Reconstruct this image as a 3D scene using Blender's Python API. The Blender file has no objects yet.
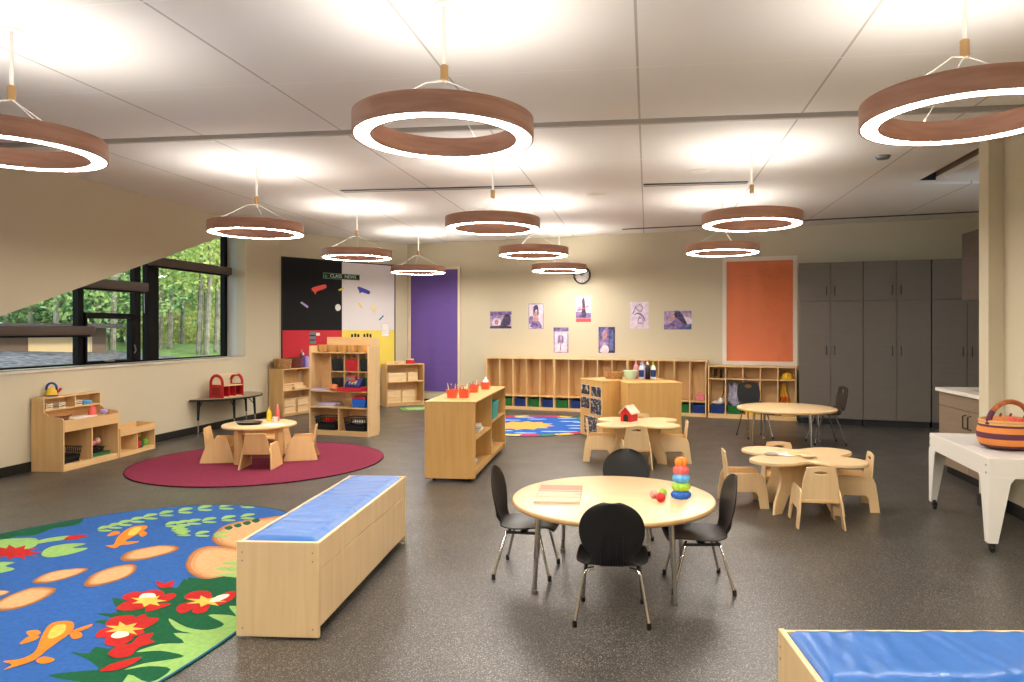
import bpy, bmesh, math, random
from mathutils import Vector, Matrix
R = math.radians
sin, cos, pi = math.sin, math.cos, math.pi
SC = bpy.context.scene
COL = SC.collection

# ------------------------------------------------------------------ camera
FPX, PX, PY, YAW, EYE = 707.7, 557.0, 330.0, R(7.30), 1.46
cam_d = bpy.data.cameras.new('camera')
cam = bpy.data.objects.new('camera', cam_d); COL.objects.link(cam)
cam.location = (0, 0, EYE); cam.rotation_euler = (R(90), 0, YAW)
cam_d.sensor_width = 36.0; cam_d.lens = 36.0 * FPX / 1024
cam_d.shift_x = (512 - PX) / 1024; cam_d.shift_y = (PY - 341) / 1024
cam_d.clip_start = 0.05; cam_d.clip_end = 300
SC.camera = cam
# ------------------------------------------------------------------ world, exposure
LAMP_DOWN, LAMP_UP, SKY = 66.0, 23.0, 3.4
SC.view_settings.view_transform = 'Standard'
SC.view_settings.look = 'None'
SC.view_settings.exposure = 0.0
SC.view_settings.gamma = 1.0
SC.view_settings.use_curve_mapping = False
SC.cycles.use_denoising = True
SC.cycles.max_bounces = 10
SC.cycles.sample_clamp_indirect = 8
w = bpy.data.worlds.new('sky'); SC.world = w; w.use_nodes = True
bg = w.node_tree.nodes['Background']
bg.inputs[0].default_value = (0.78, 0.88, 1.0, 1); bg.inputs[1].default_value = SKY
sun_d = bpy.data.lights.new('sun', 'SUN'); sun_d.energy = 5.0; sun_d.angle = R(8); sun_d.color = (1, .93, .8)
sun = bpy.data.objects.new('sun', sun_d); COL.objects.link(sun); sun.rotation_euler = (R(48), 0, R(75))
sun.location = (5, -5, 20)

# ------------------------------------------------------------------ helpers
ca, sa = cos(YAW), sin(YAW)
def ray(x, y):
    u = (x - PX) / FPX; v = -(y - PY) / FPX
    return (u * ca - sa, u * sa + ca, v)
def F(x, y, z=0.0):                    # floor (or table-top) point that shows at a place of the photograph
    d = ray(x, y); t = (z - EYE) / d[2]
    return Vector((d[0] * t, d[1] * t, z))
class Wall:                            # a vertical plane: s runs along it, the room is on its local -y side
    def __init__(s, x, y, deg): s.o = (x, y); s.a = R(deg); s.deg = deg
    def p(s, t, z, off=0.0):
        return Vector((s.o[0] + cos(s.a) * t + sin(s.a) * off, s.o[1] + sin(s.a) * t - cos(s.a) * off, z))
    def at(s, x, y, off=0.0):          # (s, z) of a place of the photograph on the plane standing off from the wall
        d = ray(x, y); o = s.p(0, 0, off); n = (sin(s.a), -cos(s.a))
        t = (o.x * n[0] + o.y * n[1]) / (d[0] * n[0] + d[1] * n[1])
        X, Y = d[0] * t, d[1] * t
        return ((X - o.x) * cos(s.a) + (Y - o.y) * sin(s.a), EYE + d[2] * t)

def rgb(r, g, b):
    f = lambda c: (c / 255 / 12.92) if c / 255 <= 0.04045 else ((c / 255 + 0.055) / 1.055) ** 2.4
    return (f(r), f(g), f(b), 1)
MATS = {}
def mat(name, col, rough=0.5, metal=0.0, spec=0.5, bump=None, noise=None, emit=None, trans=0.0, coat=0.0):
    m = bpy.data.materials.new(name); m.use_nodes = True; nt = m.node_tree; b = nt.nodes['Principled BSDF']
    b.inputs['Base Color'].default_value = col; b.inputs['Roughness'].default_value = rough
    b.inputs['Metallic'].default_value = metal; b.inputs['Specular IOR Level'].default_value = spec
    b.inputs['Transmission Weight'].default_value = trans; b.inputs['Coat Weight'].default_value = coat
    tc = nt.nodes.new('ShaderNodeTexCoord')
    if noise:                          # (scale, col2, detail)
        n = nt.nodes.new('ShaderNodeTexNoise'); n.inputs['Scale'].default_value = noise[0]; n.inputs['Detail'].default_value = noise[2]
        nt.links.new(tc.outputs['Object'], n.inputs['Vector'])
        r = nt.nodes.new('ShaderNodeValToRGB'); r.color_ramp.elements[0].position = .35; r.color_ramp.elements[1].position = .65
        r.color_ramp.elements[0].color = col; r.color_ramp.elements[1].color = noise[1]
        nt.links.new(n.outputs['Fac'], r.inputs['Fac']); nt.links.new(r.outputs['Color'], b.inputs['Base Color'])
    if bump:                           # (scale, strength, distance)
        n = nt.nodes.new('ShaderNodeTexNoise'); n.inputs['Scale'].default_value = bump[0]; n.inputs['Detail'].default_value = 4
        nt.links.new(tc.outputs['Object'], n.inputs['Vector'])
        bp = nt.nodes.new('ShaderNodeBump'); bp.inputs['Strength'].default_value = bump[1]; bp.inputs['Distance'].default_value = bump[2]
        nt.links.new(n.outputs['Fac'], bp.inputs['Height']); nt.links.new(bp.outputs['Normal'], b.inputs['Normal'])
    if emit:
        b.inputs['Emission Color'].default_value = emit[0]; b.inputs['Emission Strength'].default_value = emit[1]
    MATS[name] = m
    return m
def wood(name, c1, c2, stretch=(22, 22, 1.6), rough=0.42):
    m = mat(name, c1, rough); nt = m.node_tree; b = nt.nodes['Principled BSDF']
    tc = nt.nodes.new('ShaderNodeTexCoord'); mp = nt.nodes.new('ShaderNodeMapping'); mp.inputs['Scale'].default_value = stretch
    n = nt.nodes.new('ShaderNodeTexNoise'); n.inputs['Scale'].default_value = 1.0; n.inputs['Detail'].default_value = 6; n.inputs['Distortion'].default_value = .6
    r = nt.nodes.new('ShaderNodeValToRGB'); r.color_ramp.elements[0].position = .3; r.color_ramp.elements[1].position = .7
    r.color_ramp.elements[0].color = c1; r.color_ramp.elements[1].color = c2
    nt.links.new(tc.outputs['Object'], mp.inputs['Vector']); nt.links.new(mp.outputs['Vector'], n.inputs['Vector'])
    nt.links.new(n.outputs['Fac'], r.inputs['Fac']); nt.links.new(r.outputs['Color'], b.inputs['Base Color'])
    return m
birch = wood('birch plywood', rgb(224, 186, 130), rgb(214, 173, 116))
birch_x = wood('birch plywood, grain along x', rgb(226, 188, 133), rgb(216, 176, 120), (1.6, 22, 22))
maple = wood('maple laminate', rgb(234, 205, 158), rgb(226, 192, 142), (1.2, 16, 16), .32)
maple_edge = mat('maple edge band', rgb(205, 165, 110), .45)
oak = wood('locker wood', rgb(228, 190, 134), rgb(221, 181, 124))
golden = wood('golden plywood', rgb(214, 170, 102), rgb(205, 158, 90))
pale_ply = wood('pale plywood', rgb(228, 198, 150), rgb(219, 186, 136))
hollow = wood('pale block wood', rgb(236, 208, 164), rgb(222, 188, 140), (1.5, 14, 14))
walnut = wood('walnut veneer', rgb(198, 150, 126), rgb(172, 124, 100), (3, 3, 26), .4)
black = mat('black plastic', rgb(20, 20, 21), .42)
black_m = mat('matt black', rgb(14, 14, 15), .6)
chrome = mat('chrome', rgb(200, 198, 195), .18, 1.0)
steel = mat('brushed steel', rgb(150, 148, 146), .35, 1.0)
white_m = mat('white enamel', rgb(232, 228, 218), .4)
white_p = mat('white paper', rgb(238, 234, 228), .8)
red = mat('red paint', rgb(196, 30, 38), .4)
blue_v = mat('blue vinyl', rgb(46, 104, 178), .36, bump=(9, .25, .02))
blue_bin = mat('blue plastic', rgb(24, 52, 118), .4)
green_bin = mat('green plastic', rgb(30, 108, 48), .4)
orange_bin = mat('orange plastic', rgb(232, 92, 62), .4)
brass = mat('brass', rgb(168, 134, 88), .4, .4)
cream = mat('cream', rgb(222, 206, 178), .6)
yellow = mat('yellow plastic', rgb(238, 196, 44), .4)
pink = mat('pink plastic', rgb(226, 128, 140), .45)
teal = mat('teal plastic', rgb(42, 160, 150), .4)
purple = mat('purple paper', rgb(98, 76, 156), .8)
lilac = mat('lilac', rgb(178, 160, 214), .6)
orange = mat('orange', rgb(240, 138, 40), .5)
lime = mat('lime', rgb(160, 204, 60), .45)
sky_b = mat('light blue', rgb(92, 172, 232), .45)
royal = mat('royal blue', rgb(30, 96, 196), .4)
coral = mat('coral', rgb(236, 100, 96), .45)
wicker = mat('wicker', rgb(196, 150, 92), .7, noise=(60, rgb(140, 96, 52), 3), bump=(90, .8, .01))
wicker_r = mat('dark red wicker', rgb(128, 62, 48), .7, noise=(60, rgb(84, 36, 30), 3), bump=(90, .8, .01))
bamboo = mat('bamboo bowl', rgb(214, 162, 92), .5)
grey_m = mat('grey plastic', rgb(120, 122, 126), .45)
brown_m = mat('brown', rgb(122, 74, 46), .6)
paint = mat('beige wall paint', rgb(202, 192, 165), .85, bump=(300, .05, .002))
kick = mat('black rubber base', rgb(16, 15, 15), .5)
bronze = mat('bronze aluminium', rgb(82, 71, 63), .5)
frame_b = mat('black window frame', rgb(13, 12, 12), .55, spec=.12)
lam_grey = wood('grey brown laminate', rgb(100, 91, 80), rgb(96, 87, 77), (2, 30, 30), .5)
lam_tan = wood('tan brown laminate', rgb(134, 114, 93), rgb(128, 108, 88), (2, 30, 30), .5)
sill_m = mat('sill solid surface', rgb(214, 206, 190), .4)
glow_dn = mat('lamp diffuser', rgb(255, 250, 242), .5, emit=((1, .93, .845, 1), LAMP_DOWN))
glow_up = mat('lamp uplight', rgb(255, 250, 242), .5, emit=((1, .955, .90, 1), LAMP_UP))

class MB:
    """collects shapes, build() links them as ONE mesh object"""
    def __init__(s): s.v = []; s.f = []; s.mi = []; s.sm = []
    def add(s, vs, fs, mi=0, sm=False, M=None):
        o = len(s.v)
        s.v += [tuple(M @ Vector(v)) if M else tuple(v) for v in vs]
        s.f += [tuple(i + o for i in f) for f in fs]; s.mi += [mi] * len(fs); s.sm += [sm] * len(fs)
        return s
    def box(s, x0, y0, z0, x1, y1, z1, mi=0, M=None):
        vs = [(x, y, z) for x in (x0, x1) for y in (y0, y1) for z in (z0, z1)]
        return s.add(vs, [(0, 1, 3, 2), (4, 6, 7, 5), (0, 4, 5, 1), (2, 3, 7, 6), (0, 2, 6, 4), (1, 5, 7, 3)], mi, False, M)
    def cbox(s, c, d, mi=0, M=None):
        return s.box(c[0] - d[0] / 2, c[1] - d[1] / 2, c[2] - d[2] / 2, c[0] + d[0] / 2, c[1] + d[1] / 2, c[2] + d[2] / 2, mi, M)
    def prism(s, pts, axis, a0, a1, mi=0, sm=False, M=None):
        k = {'x': lambda p, a: (a, p[0], p[1]), 'y': lambda p, a: (p[0], a, p[1]), 'z': lambda p, a: (p[0], p[1], a)}[axis]
        n = len(pts); vs = [k(p, a0) for p in pts] + [k(p, a1) for p in pts]
        s.add(vs, [tuple(range(n)), tuple(range(2 * n - 1, n - 1, -1))], mi, False, M)
        return s.add(vs, [(i, (i + 1) % n, n + (i + 1) % n, n + i) for i in range(n)], mi, sm, M)
    def tube(s, path, r, n=8, mi=0, closed=False, caps=True, M=None):
        P = [Vector(p) for p in path]; m = len(P); rr = r if isinstance(r, (list, tuple)) else [r] * m
        vs = []; up = None
        for i in range(m):
            a = P[(i - 1) % m] if (closed or i) else P[i]; b = P[(i + 1) % m] if (closed or i < m - 1) else P[i]
            t = (b - a).normalized()
            if up is None: up = t.orthogonal().normalized()
            up = (up - t * up.dot(t))
            up = up.normalized() if up.length > 1e-6 else t.orthogonal().normalized()
            w_ = t.cross(up)
            vs += [P[i] + (up * cos(2 * pi * j / n) + w_ * sin(2 * pi * j / n)) * rr[i] for j in range(n)]
        fs = [(i * n + j, i * n + (j + 1) % n, ((i + 1) % m) * n + (j + 1) % n, ((i + 1) % m) * n + j) for i in range(m if closed else m - 1) for j in range(n)]
        s.add(vs, fs, mi, True, M)
        if caps and not closed: s.add(vs[:n], [tuple(range(n))[::-1]], mi, False, M); s.add(vs[-n:], [tuple(range(n))], mi, False, M)
        return s
    def lathe(s, prof, n=24, mi=0, c=(0, 0, 0), sx=1, sy=1, M=None, closed=False):
        vs = [(c[0] + r * cos(2 * pi * j / n) * sx, c[1] + r * sin(2 * pi * j / n) * sy, c[2] + z) for r, z in prof for j in range(n)]
        m = len(prof); k = m if closed else m - 1
        fs = [(i * n + j, i * n + (j + 1) % n, ((i + 1) % m) * n + (j + 1) % n, ((i + 1) % m) * n + j) for i in range(k) for j in range(n)]
        return s.add(vs, fs, mi, True, M)
    def ball(s, c, r, n=14, mi=0, M=None):
        r = r if isinstance(r, (tuple, list)) else (r, r, r)
        m = n // 2; prof = [(sin(pi * i / m), -cos(pi * i / m)) for i in range(m + 1)]
        vs = [(c[0] + a * cos(2 * pi * j / n) * r[0], c[1] + a * sin(2 * pi * j / n) * r[1], c[2] + z * r[2]) for a, z in prof for j in range(n)]
        fs = [(i * n + j, i * n + (j + 1) % n, (i + 1) * n + (j + 1) % n, (i + 1) * n + j) for i in range(m) for j in range(n)]
        return s.add(vs, fs, mi, True, M)
    def build(s, name, mats, parent=None, loc=None, rz=0, bevel=0, sharp=38):
        me = bpy.data.meshes.new(name); me.from_pydata(s.v, [], s.f)
        for m in (mats if isinstance(mats, (list, tuple)) else [mats]): me.materials.append(m)
        me.polygons.foreach_set('material_index', s.mi); me.polygons.foreach_set('use_smooth', s.sm)
        bm = bmesh.new(); bm.from_mesh(me)
        bmesh.ops.remove_doubles(bm, verts=bm.verts, dist=1e-5)
        bmesh.ops.recalc_face_normals(bm, faces=bm.faces); bm.to_mesh(me); bm.free()
        me.set_sharp_from_angle(angle=R(sharp))
        o = bpy.data.objects.new(name, me); COL.objects.link(o)
        if parent: o.parent = parent
        if loc is not None: o.location = loc
        o.rotation_euler.z = rz
        if bevel:
            b = o.modifiers.new('bevel', 'BEVEL'); b.width = bevel; b.segments = 2; b.limit_method = 'ANGLE'; b.angle_limit = R(50)
        return o
def tag(o, label=None, cat=None, group=None, kind=None):
    if label: o['label'] = label
    if cat: o['category'] = cat
    if group: o['group'] = group
    if kind: o['kind'] = kind
    return o
def thing(name, label, cat, loc=(0, 0, 0), rz=0, group=None):
    o = bpy.data.objects.new(name, None); COL.objects.link(o); o.empty_display_size = .1
    o.location = loc; o.rotation_euler.z = rz
    return tag(o, label, cat, group)
def clone(o, parent=None, **kw):
    c = o.copy(); COL.objects.link(c)
    if parent: c.parent = parent
    for ch in list(o.children): clone(ch, c)
    return c
def place(proto, used, loc, rz, label, group=None, scale=None):
    o = clone(proto) if used else proto
    o.location = loc; o.rotation_euler.z = rz; o['label'] = label
    if group: o['group'] = group
    if scale: o.scale = scale
    return o
def struct(mb, name, mats, parent=None, **kw):
    o = mb.build(name, mats, parent, **kw)
    if not parent: o['kind'] = 'structure'
    return o
def smooth_loop(pts, k=5):             # closed Catmull-Rom curve
    n = len(pts); out = []
    for i in range(n):
        p0, p1, p2, p3 = pts[i - 1], pts[i], pts[(i + 1) % n], pts[(i + 2) % n]
        for j in range(k):
            t = j / k
            out.append(tuple(.5 * (2 * p1[q] + (p2[q] - p0[q]) * t + (2 * p0[q] - 5 * p1[q] + 4 * p2[q] - p3[q]) * t * t + (3 * p1[q] - p0[q] - 3 * p2[q] + p3[q]) * t ** 3) for q in (0, 1)))
    return out
def arc(cx, cy, r, a0, a1, n=8, ry=None):
    return [(cx + r * cos(R(a0 + (a1 - a0) * i / n)), cy + (ry or r) * sin(R(a0 + (a1 - a0) * i / n))) for i in range(n + 1)]
def rrect(x0, y0, x1, y1, r, n=4):
    return arc(x1 - r, y1 - r, r, 0, 90, n) + arc(x0 + r, y1 - r, r, 90, 180, n) + arc(x0 + r, y0 + r, r, 180, 270, n) + arc(x1 - r, y0 + r, r, 270, 360, n)
def plate(outer, hole, axis, a0, a1, mb, mi=0, M=None):   # a panel with one hole: both loops have the same number of points
    k = {'x': lambda p, a: (a, p[0], p[1]), 'y': lambda p, a: (p[0], a, p[1]), 'z': lambda p, a: (p[0], p[1], a)}[axis]
    cx, cy = sum(p[0] for p in hole) / len(hole), sum(p[1] for p in hole) / len(hole); ang = [math.atan2(p[1] - cy, p[0] - cx) for p in outer]
    def hit(poly, t):
        dx, dy = cos(t), sin(t); best = None
        for i in range(len(poly)):
            (x1, y1), (x2, y2) = poly[i - 1], poly[i]; ex, ey = x2 - x1, y2 - y1; den = dx * ey - dy * ex
            if abs(den) < 1e-12: continue
            q = ((x1 - cx) * ey - (y1 - cy) * ex) / den; u = ((x1 - cx) * dy - (y1 - cy) * dx) / den
            if q > 0 and -1e-6 <= u <= 1 + 1e-6 and (best is None or q > best): best = q
        return (cx + dx * best, cy + dy * best)
    ts = sorted(set(round(t, 5) for t in ang + [math.atan2(p[1] - cy, p[0] - cx) for p in hole]))
    outer, hole = [hit(outer, t) for t in ts], [hit(hole, t) for t in ts]
    n = len(outer)
    vs = [k(p, a) for a in (a0, a1) for lp in (outer, hole) for p in lp]
    fs = []
    for i in range(n):
        j = (i + 1) % n
        fs += [(i, j, n + j, n + i), (2 * n + i, 3 * n + i, 3 * n + j, 2 * n + j), (i, 2 * n + i, 2 * n + j, j), (n + i, n + j, 3 * n + j, 3 * n + i)]
    mb.add(vs, fs, mi, False, M)

# ------------------------------------------------------------------ room shell
CEIL = 3.176
XL, XR = -6.33, 2.86
BACK = Wall(0, 12.62, math.degrees(math.atan2(-.22, 1)))
A0 = Vector((XL, 11.55)); A1 = Vector((-4.77, 12.62 + .22 * 4.77))
ANG = Wall(A0.x, A0.y, math.degrees(math.atan2(A1.y - A0.y, A1.x - A0.x)))
ANG_L = (A1 - A0).length
SB0, SB1 = -4.77 / cos(BACK.a), 5.6 / cos(BACK.a)

def floor_mat():
    m = mat('speckled rubber floor', rgb(70, 64, 60), .34, spec=.55); nt = m.node_tree; b = nt.nodes['Principled BSDF']
    tc = nt.nodes.new('ShaderNodeTexCoord')
    v = nt.nodes.new('ShaderNodeTexVoronoi'); v.inputs['Scale'].default_value = 300
    r = nt.nodes.new('ShaderNodeValToRGB'); e = r.color_ramp.elements
    e[0].position = .0; e[0].color = rgb(38, 35, 33); e[1].position = 1; e[1].color = rgb(164, 157, 145)
    x = r.color_ramp.elements.new(.55); x.color = rgb(50, 47, 44); x = r.color_ramp.elements.new(.8); x.color = rgb(70, 66, 61)
    sp = nt.nodes.new('ShaderNodeSeparateColor'); nt.links.new(v.outputs['Color'], sp.inputs['Color'])
    nt.links.new(tc.outputs['Object'], v.inputs['Vector']); nt.links.new(sp.outputs['Red'], r.inputs['Fac']); nt.links.new(r.outputs['Color'], b.inputs['Base Color'])
    n = nt.nodes.new('ShaderNodeTexNoise'); n.inputs['Scale'].default_value = 3
    mr = nt.nodes.new('ShaderNodeMapRange'); mr.inputs['To Min'].default_value = .27; mr.inputs['To Max'].default_value = .42
    nt.links.new(tc.outputs['Object'], n.inputs['Vector']); nt.links.new(n.outputs['Fac'], mr.inputs['Value']); nt.links.new(mr.outputs['Result'], b.inputs['Roughness'])
    bp = nt.nodes.new('ShaderNodeBump'); bp.inputs['Strength'].default_value = .12; bp.inputs['Distance'].default_value = .002
    nt.links.new(sp.outputs['Green'], bp.inputs['Height']); nt.links.new(bp.outputs['Normal'], b.inputs['Normal'])
    return m
def ceil_mat():
    m = mat('ceiling panel', rgb(234, 230, 224), .8); nt = m.node_tree; b = nt.nodes['Principled BSDF']
    tc = nt.nodes.new('ShaderNodeTexCoord'); s = nt.nodes.new('ShaderNodeSeparateXYZ'); nt.links.new(tc.outputs['Object'], s.inputs[0])
    def line(sock, off, per, wd):
        a = nt.nodes.new('ShaderNodeMath'); a.operation = 'ADD'; a.inputs[1].default_value = -off + per * 40 + per / 2
        q = nt.nodes.new('ShaderNodeMath'); q.operation = 'MODULO'; q.inputs[1].default_value = per
        d = nt.nodes.new('ShaderNodeMath'); d.operation = 'SUBTRACT'; d.inputs[1].default_value = per / 2
        e = nt.nodes.new('ShaderNodeMath'); e.operation = 'ABSOLUTE'; l = nt.nodes.new('ShaderNodeMath'); l.operation = 'LESS_THAN'; l.inputs[1].default_value = wd
        nt.links.new(sock, a.inputs[0]); nt.links.new(a.outputs[0], q.inputs[0]); nt.links.new(q.outputs[0], d.inputs[0]); nt.links.new(d.outputs[0], e.inputs[0]); nt.links.new(e.outputs[0], l.inputs[0])
        return l.outputs[0]
    lx = line(s.outputs['X'], -.065, 1.275, .008); ly = line(s.outputs['Y'], 4.65, 1.255, .006)
    c1 = nt.nodes.new('ShaderNodeMix'); c1.data_type = 'RGBA'; c1.inputs[6].default_value = rgb(234, 230, 224); c1.inputs[7].default_value = rgb(186, 179, 170)
    c2 = nt.nodes.new('ShaderNodeMix'); c2.data_type = 'RGBA'; c2.inputs[7].default_value = rgb(242, 238, 230)
    nt.links.new(lx, c1.inputs[0]); nt.links.new(ly, c2.inputs[0]); nt.links.new(c1.outputs[2], c2.inputs[6]); nt.links.new(c2.outputs[2], b.inputs['Base Color'])
    return m
struct(MB().box(-8, -4, -.2, 6.5, 15.5, 0), 'floor', floor_mat())
# ceiling: plates with the open reveal at 5.85 m and the slots by the far wall
cm = ceil_mat(); reveal_m = mat('grey reveal metal', rgb(190, 184, 176), .5)
c = MB()
c.box(-8, -4, CEIL, 6.5, 5.79, CEIL + .05); c.box(-8, 5.92, CEIL, 6.5, 7.0, CEIL + .05)
c.box(-8, 7.0, CEIL, 3.09, 8.83, CEIL + .05); c.box(3.3, 7.0, CEIL, 6.5, 8.66, CEIL + .05)
c.box(-8, 8.83, CEIL, 6.5, 15.5, CEIL + .05)
struct(c, 'ceiling', [cm])
c = MB(); c.box(-8, 5.70, CEIL + .06, 6.5, 6.0, CEIL + .1); c.box(-8, 5.88, CEIL - .012, 6.5, 5.92, CEIL + .06)
struct(c, 'trim_1', reveal_m)
dark_slot = mat('dark slot', rgb(26, 24, 23), .6)
c = MB(); c.box(3.05, 6.95, CEIL + .25, 6.5, 8.9, CEIL + .3); c.box(3.05, 6.95, CEIL + .05, 3.09, 8.9, CEIL + .25); c.box(3.05, 8.83, CEIL + .05, 6.5, 8.9, CEIL + .25)
struct(c, 'trim_2', dark_slot)
c = MB(); c.box(3.3, 7.0, CEIL + .05, 3.34, 8.66, CEIL + .25); c.box(3.3, 8.62, CEIL + .05, 6.5, 8.66, CEIL + .25)
struct(c, 'trim_3', mat('brown soffit edge', rgb(150, 132, 112), .7))
for x0, x1, y in ((-3.74, -1.34, 8.33), (-.05, 1.15, 8.43)):
    o = MB(); o.box(x0, y - .06, CEIL - .008, x1, y + .06, CEIL); o.box(x0, y - .012, CEIL - .011, x1, y + .006, CEIL - .008, 1)
    tag(o.build('air_diffuser', [dark_slot, white_m]), 'dark linear air slot in the ceiling ' + ('over the middle lamp row' if x0 < -1 else 'before the orange board'), 'air vent', 'ceiling air slots')
o = MB(); o.box(-.3, -.035, -.008, 5.25, .035, 0)
p = BACK.p(0, 0, .62)
o = o.build('trim_4', dark_slot, None, (p.x, p.y, CEIL), BACK.a); o['kind'] = 'structure'
for (x, y, r_, nm, lb, ct) in ((2.3, 7.33, .07, 'smoke_detector', 'small grey round smoke detector on the ceiling toward the cupboards', 'smoke detector'),
                               (-.64, 8.99, .13, 'ceiling_speaker', 'flat round ceiling speaker between the two far middle ring lamps', 'speaker'),
                               (.55, 7.77, .11, 'ceiling_speaker', 'flat round ceiling speaker beside the ring lamp before the orange board', 'speaker')):
    o = MB().lathe([(0.001, -.03 if r_ < .1 else -.012), (r_ * .8, -.03 if r_ < .1 else -.012), (r_, -.004), (r_, 0)], 24)
    tag(o.build(nm, white_m if r_ > .1 else grey_m, None, (x, y, CEIL)), lb, ct)

# left wall with the sloped window opening
def zs(y): return 1.591 + (y - 6.219) * (2.842 - 1.591) / (9.829 - 6.219)
SILL = 1.045; YW0, YW1 = 4.64, 10.5
wl = MB()
yz = [(-4, 0), (11.55, 0), (11.55, CEIL), (-4, CEIL)]
def slab(pts): wl.prism(pts, 'x', XL - .14, XL)
slab([(-4, 0), (11.55, 0), (11.55, SILL), (-4, SILL)])
slab([(-4, SILL), (YW0, SILL), (YW0, CEIL), (-4, CEIL)])
slab([(YW0, SILL + .001), (YW1, zs(YW1)), (YW1, CEIL), (YW0, CEIL)])
slab([(YW1, SILL), (11.55, SILL), (11.55, CEIL), (YW1, CEIL)])
struct(wl, 'wall_left', paint)
reveal = MB().box(XL - .42, YW1, SILL - .1, XL - .14, YW1 + .12, CEIL).box(XL - .42, YW0 - .3, SILL - .4, XL - .14, 11, SILL - .03)
struct(reveal, 'trim_5', mat('window reveal paint', rgb(196, 196, 190), .7))
struct(MB().box(XL - .42, YW0, SILL - .03, XL + .015, YW1, SILL), 'trim_6', sill_m, bevel=.004)
# right wall, pier and niche
struct(MB().box(XR, -4, 0, XR + .15, 6.15, CEIL), 'wall_right', paint)
struct(MB().box(2.745, 6.145, 0, 3.2, 6.31, CEIL), 'trim_7', paint)
struct(MB().box(3.6, 6.31, 0, 3.75, 8.0, CEIL).box(3.2, 6.15, 0, 3.75, 6.31, CEIL), 'wall_niche', paint)
struct(MB().box(5.4, 8, 0, 5.55, 12.5, CEIL), 'wall_alcove', paint)
# back and angled walls
for nm, W_, s0, s1 in (('wall_back', BACK, SB0, SB1), ('wall_angled', ANG, 0, ANG_L)):
    o = MB().box(s0 - .05, 0, 0, s1, .15, CEIL); o = o.build(nm, paint, None, (W_.o[0], W_.o[1], 0), W_.a); o['kind'] = 'structure'
struct(MB().box(-8, -4.15, 0, 6.5, -4, CEIL), 'wall_front', paint)
struct(MB().box(XL, -4, 0, XL + .012, 11.5, .1), 'baseboard_left', kick)
struct(MB().box(XR - .012, -4, 0, XR, 6.14, .1).box(2.733, 6.135, 0, 2.745, 6.32, .1).box(2.733, 6.133, 0, XR, 6.145, .1), 'baseboard_right', kick)
o = MB().box(SB0 + .02, -.012, 0, 2.3, 0, .1).build('baseboard_back', kick, None, (0, 12.62, 0), BACK.a); o['kind'] = 'structure'

# windows
glass_m = bpy.data.materials.new('window glass'); glass_m.use_nodes = True
nt = glass_m.node_tree; nt.nodes.clear()
out = nt.nodes.new('ShaderNodeOutputMaterial'); mx = nt.nodes.new('ShaderNodeMixShader'); tr = nt.nodes.new('ShaderNodeBsdfTransparent'); gl = nt.nodes.new('ShaderNodeBsdfGlossy'); fr = nt.nodes.new('ShaderNodeMath'); lw = nt.nodes.new('ShaderNodeLayerWeight'); fr.operation = 'POWER'; fr.inputs[1].default_value = 3.5; nt.links.new(lw.outputs['Facing'], fr.inputs[0])
gl.inputs['Roughness'].default_value = .02; tr.inputs['Color'].default_value = (.94, .97, .95, 1)
nt.links.new(fr.outputs[0], mx.inputs[0]); nt.links.new(tr.outputs[0], mx.inputs[1]); nt.links.new(gl.outputs[0], mx.inputs[2]); nt.links.new(mx.outputs[0], out.inputs[0])
GX = -6.68
def window(name, y0, y1, posts, rails, extra=None):
    r = bpy.data.objects.new(name, None); COL.objects.link(r); r['kind'] = 'structure'
    r.location = (GX, (y0 + y1) / 2, SILL)
    L = Matrix.Translation((-GX, -(y0 + y1) / 2, -SILL))
    m = MB()
    for a, b in posts: m.box(GX - .03, a, SILL, GX + .05, b, CEIL, 0, L)
    for a, b in rails: m.box(GX - .03, y0, a, GX + .05, y1, b, 0, L)
    m.build('window_frame', frame_b, r, bevel=.004)
    MB().box(GX - .02, y0, SILL, GX - .01, y1, CEIL, 0, L).build('pane', glass_m, r)
    if extra: extra(r, L)
    return r
window('window_1', 8.58, 10.5, [(8.69, 8.91), (10.43, 10.5)], [(SILL, SILL + .02)])
def sash(r, L):
    m = MB(); f = [(7.61, 7.64, 1.06, 1.62), (8.37, 8.46, 1.06, 1.62)]
    for a, b, z0, z1 in f: m.box(GX - .005, a, z0, GX + .075, b, z1, 0, L)
    m.box(GX - .005, 7.61, 1.05, GX + .075, 8.46, 1.085, 0, L); m.box(GX - .005, 7.61, 1.60, GX + .075, 8.46, 1.67, 0, L)
    s_ = m.build('sash', frame_b, r, bevel=.005)
    h = MB(); h.cbox((GX + .10, 7.95, 1.085), (.05, .12, .025), 0, L); h.tube([(GX + .12, 7.95, 1.1), (GX + .14, 8.02, 1.105), (GX + .14, 8.08, 1.1)], .008, 6, 0, M=L)
    h.build('crank', steel, s_)
    h = MB().tube([(GX + .075, 8.41, 1.16), (GX + .105, 8.40, 1.2), (GX + .10, 8.38, 1.27)], .009, 6, M=L); h.build('latch', steel, s_)
window('window_2', 7.47, 8.58, [(7.53, 7.61), (8.46, 8.56)], [(SILL, SILL + .02)], sash)
window('window_3', 4.5, 7.47, [(4.5, 4.6)], [(SILL, SILL + .02)])
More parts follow.
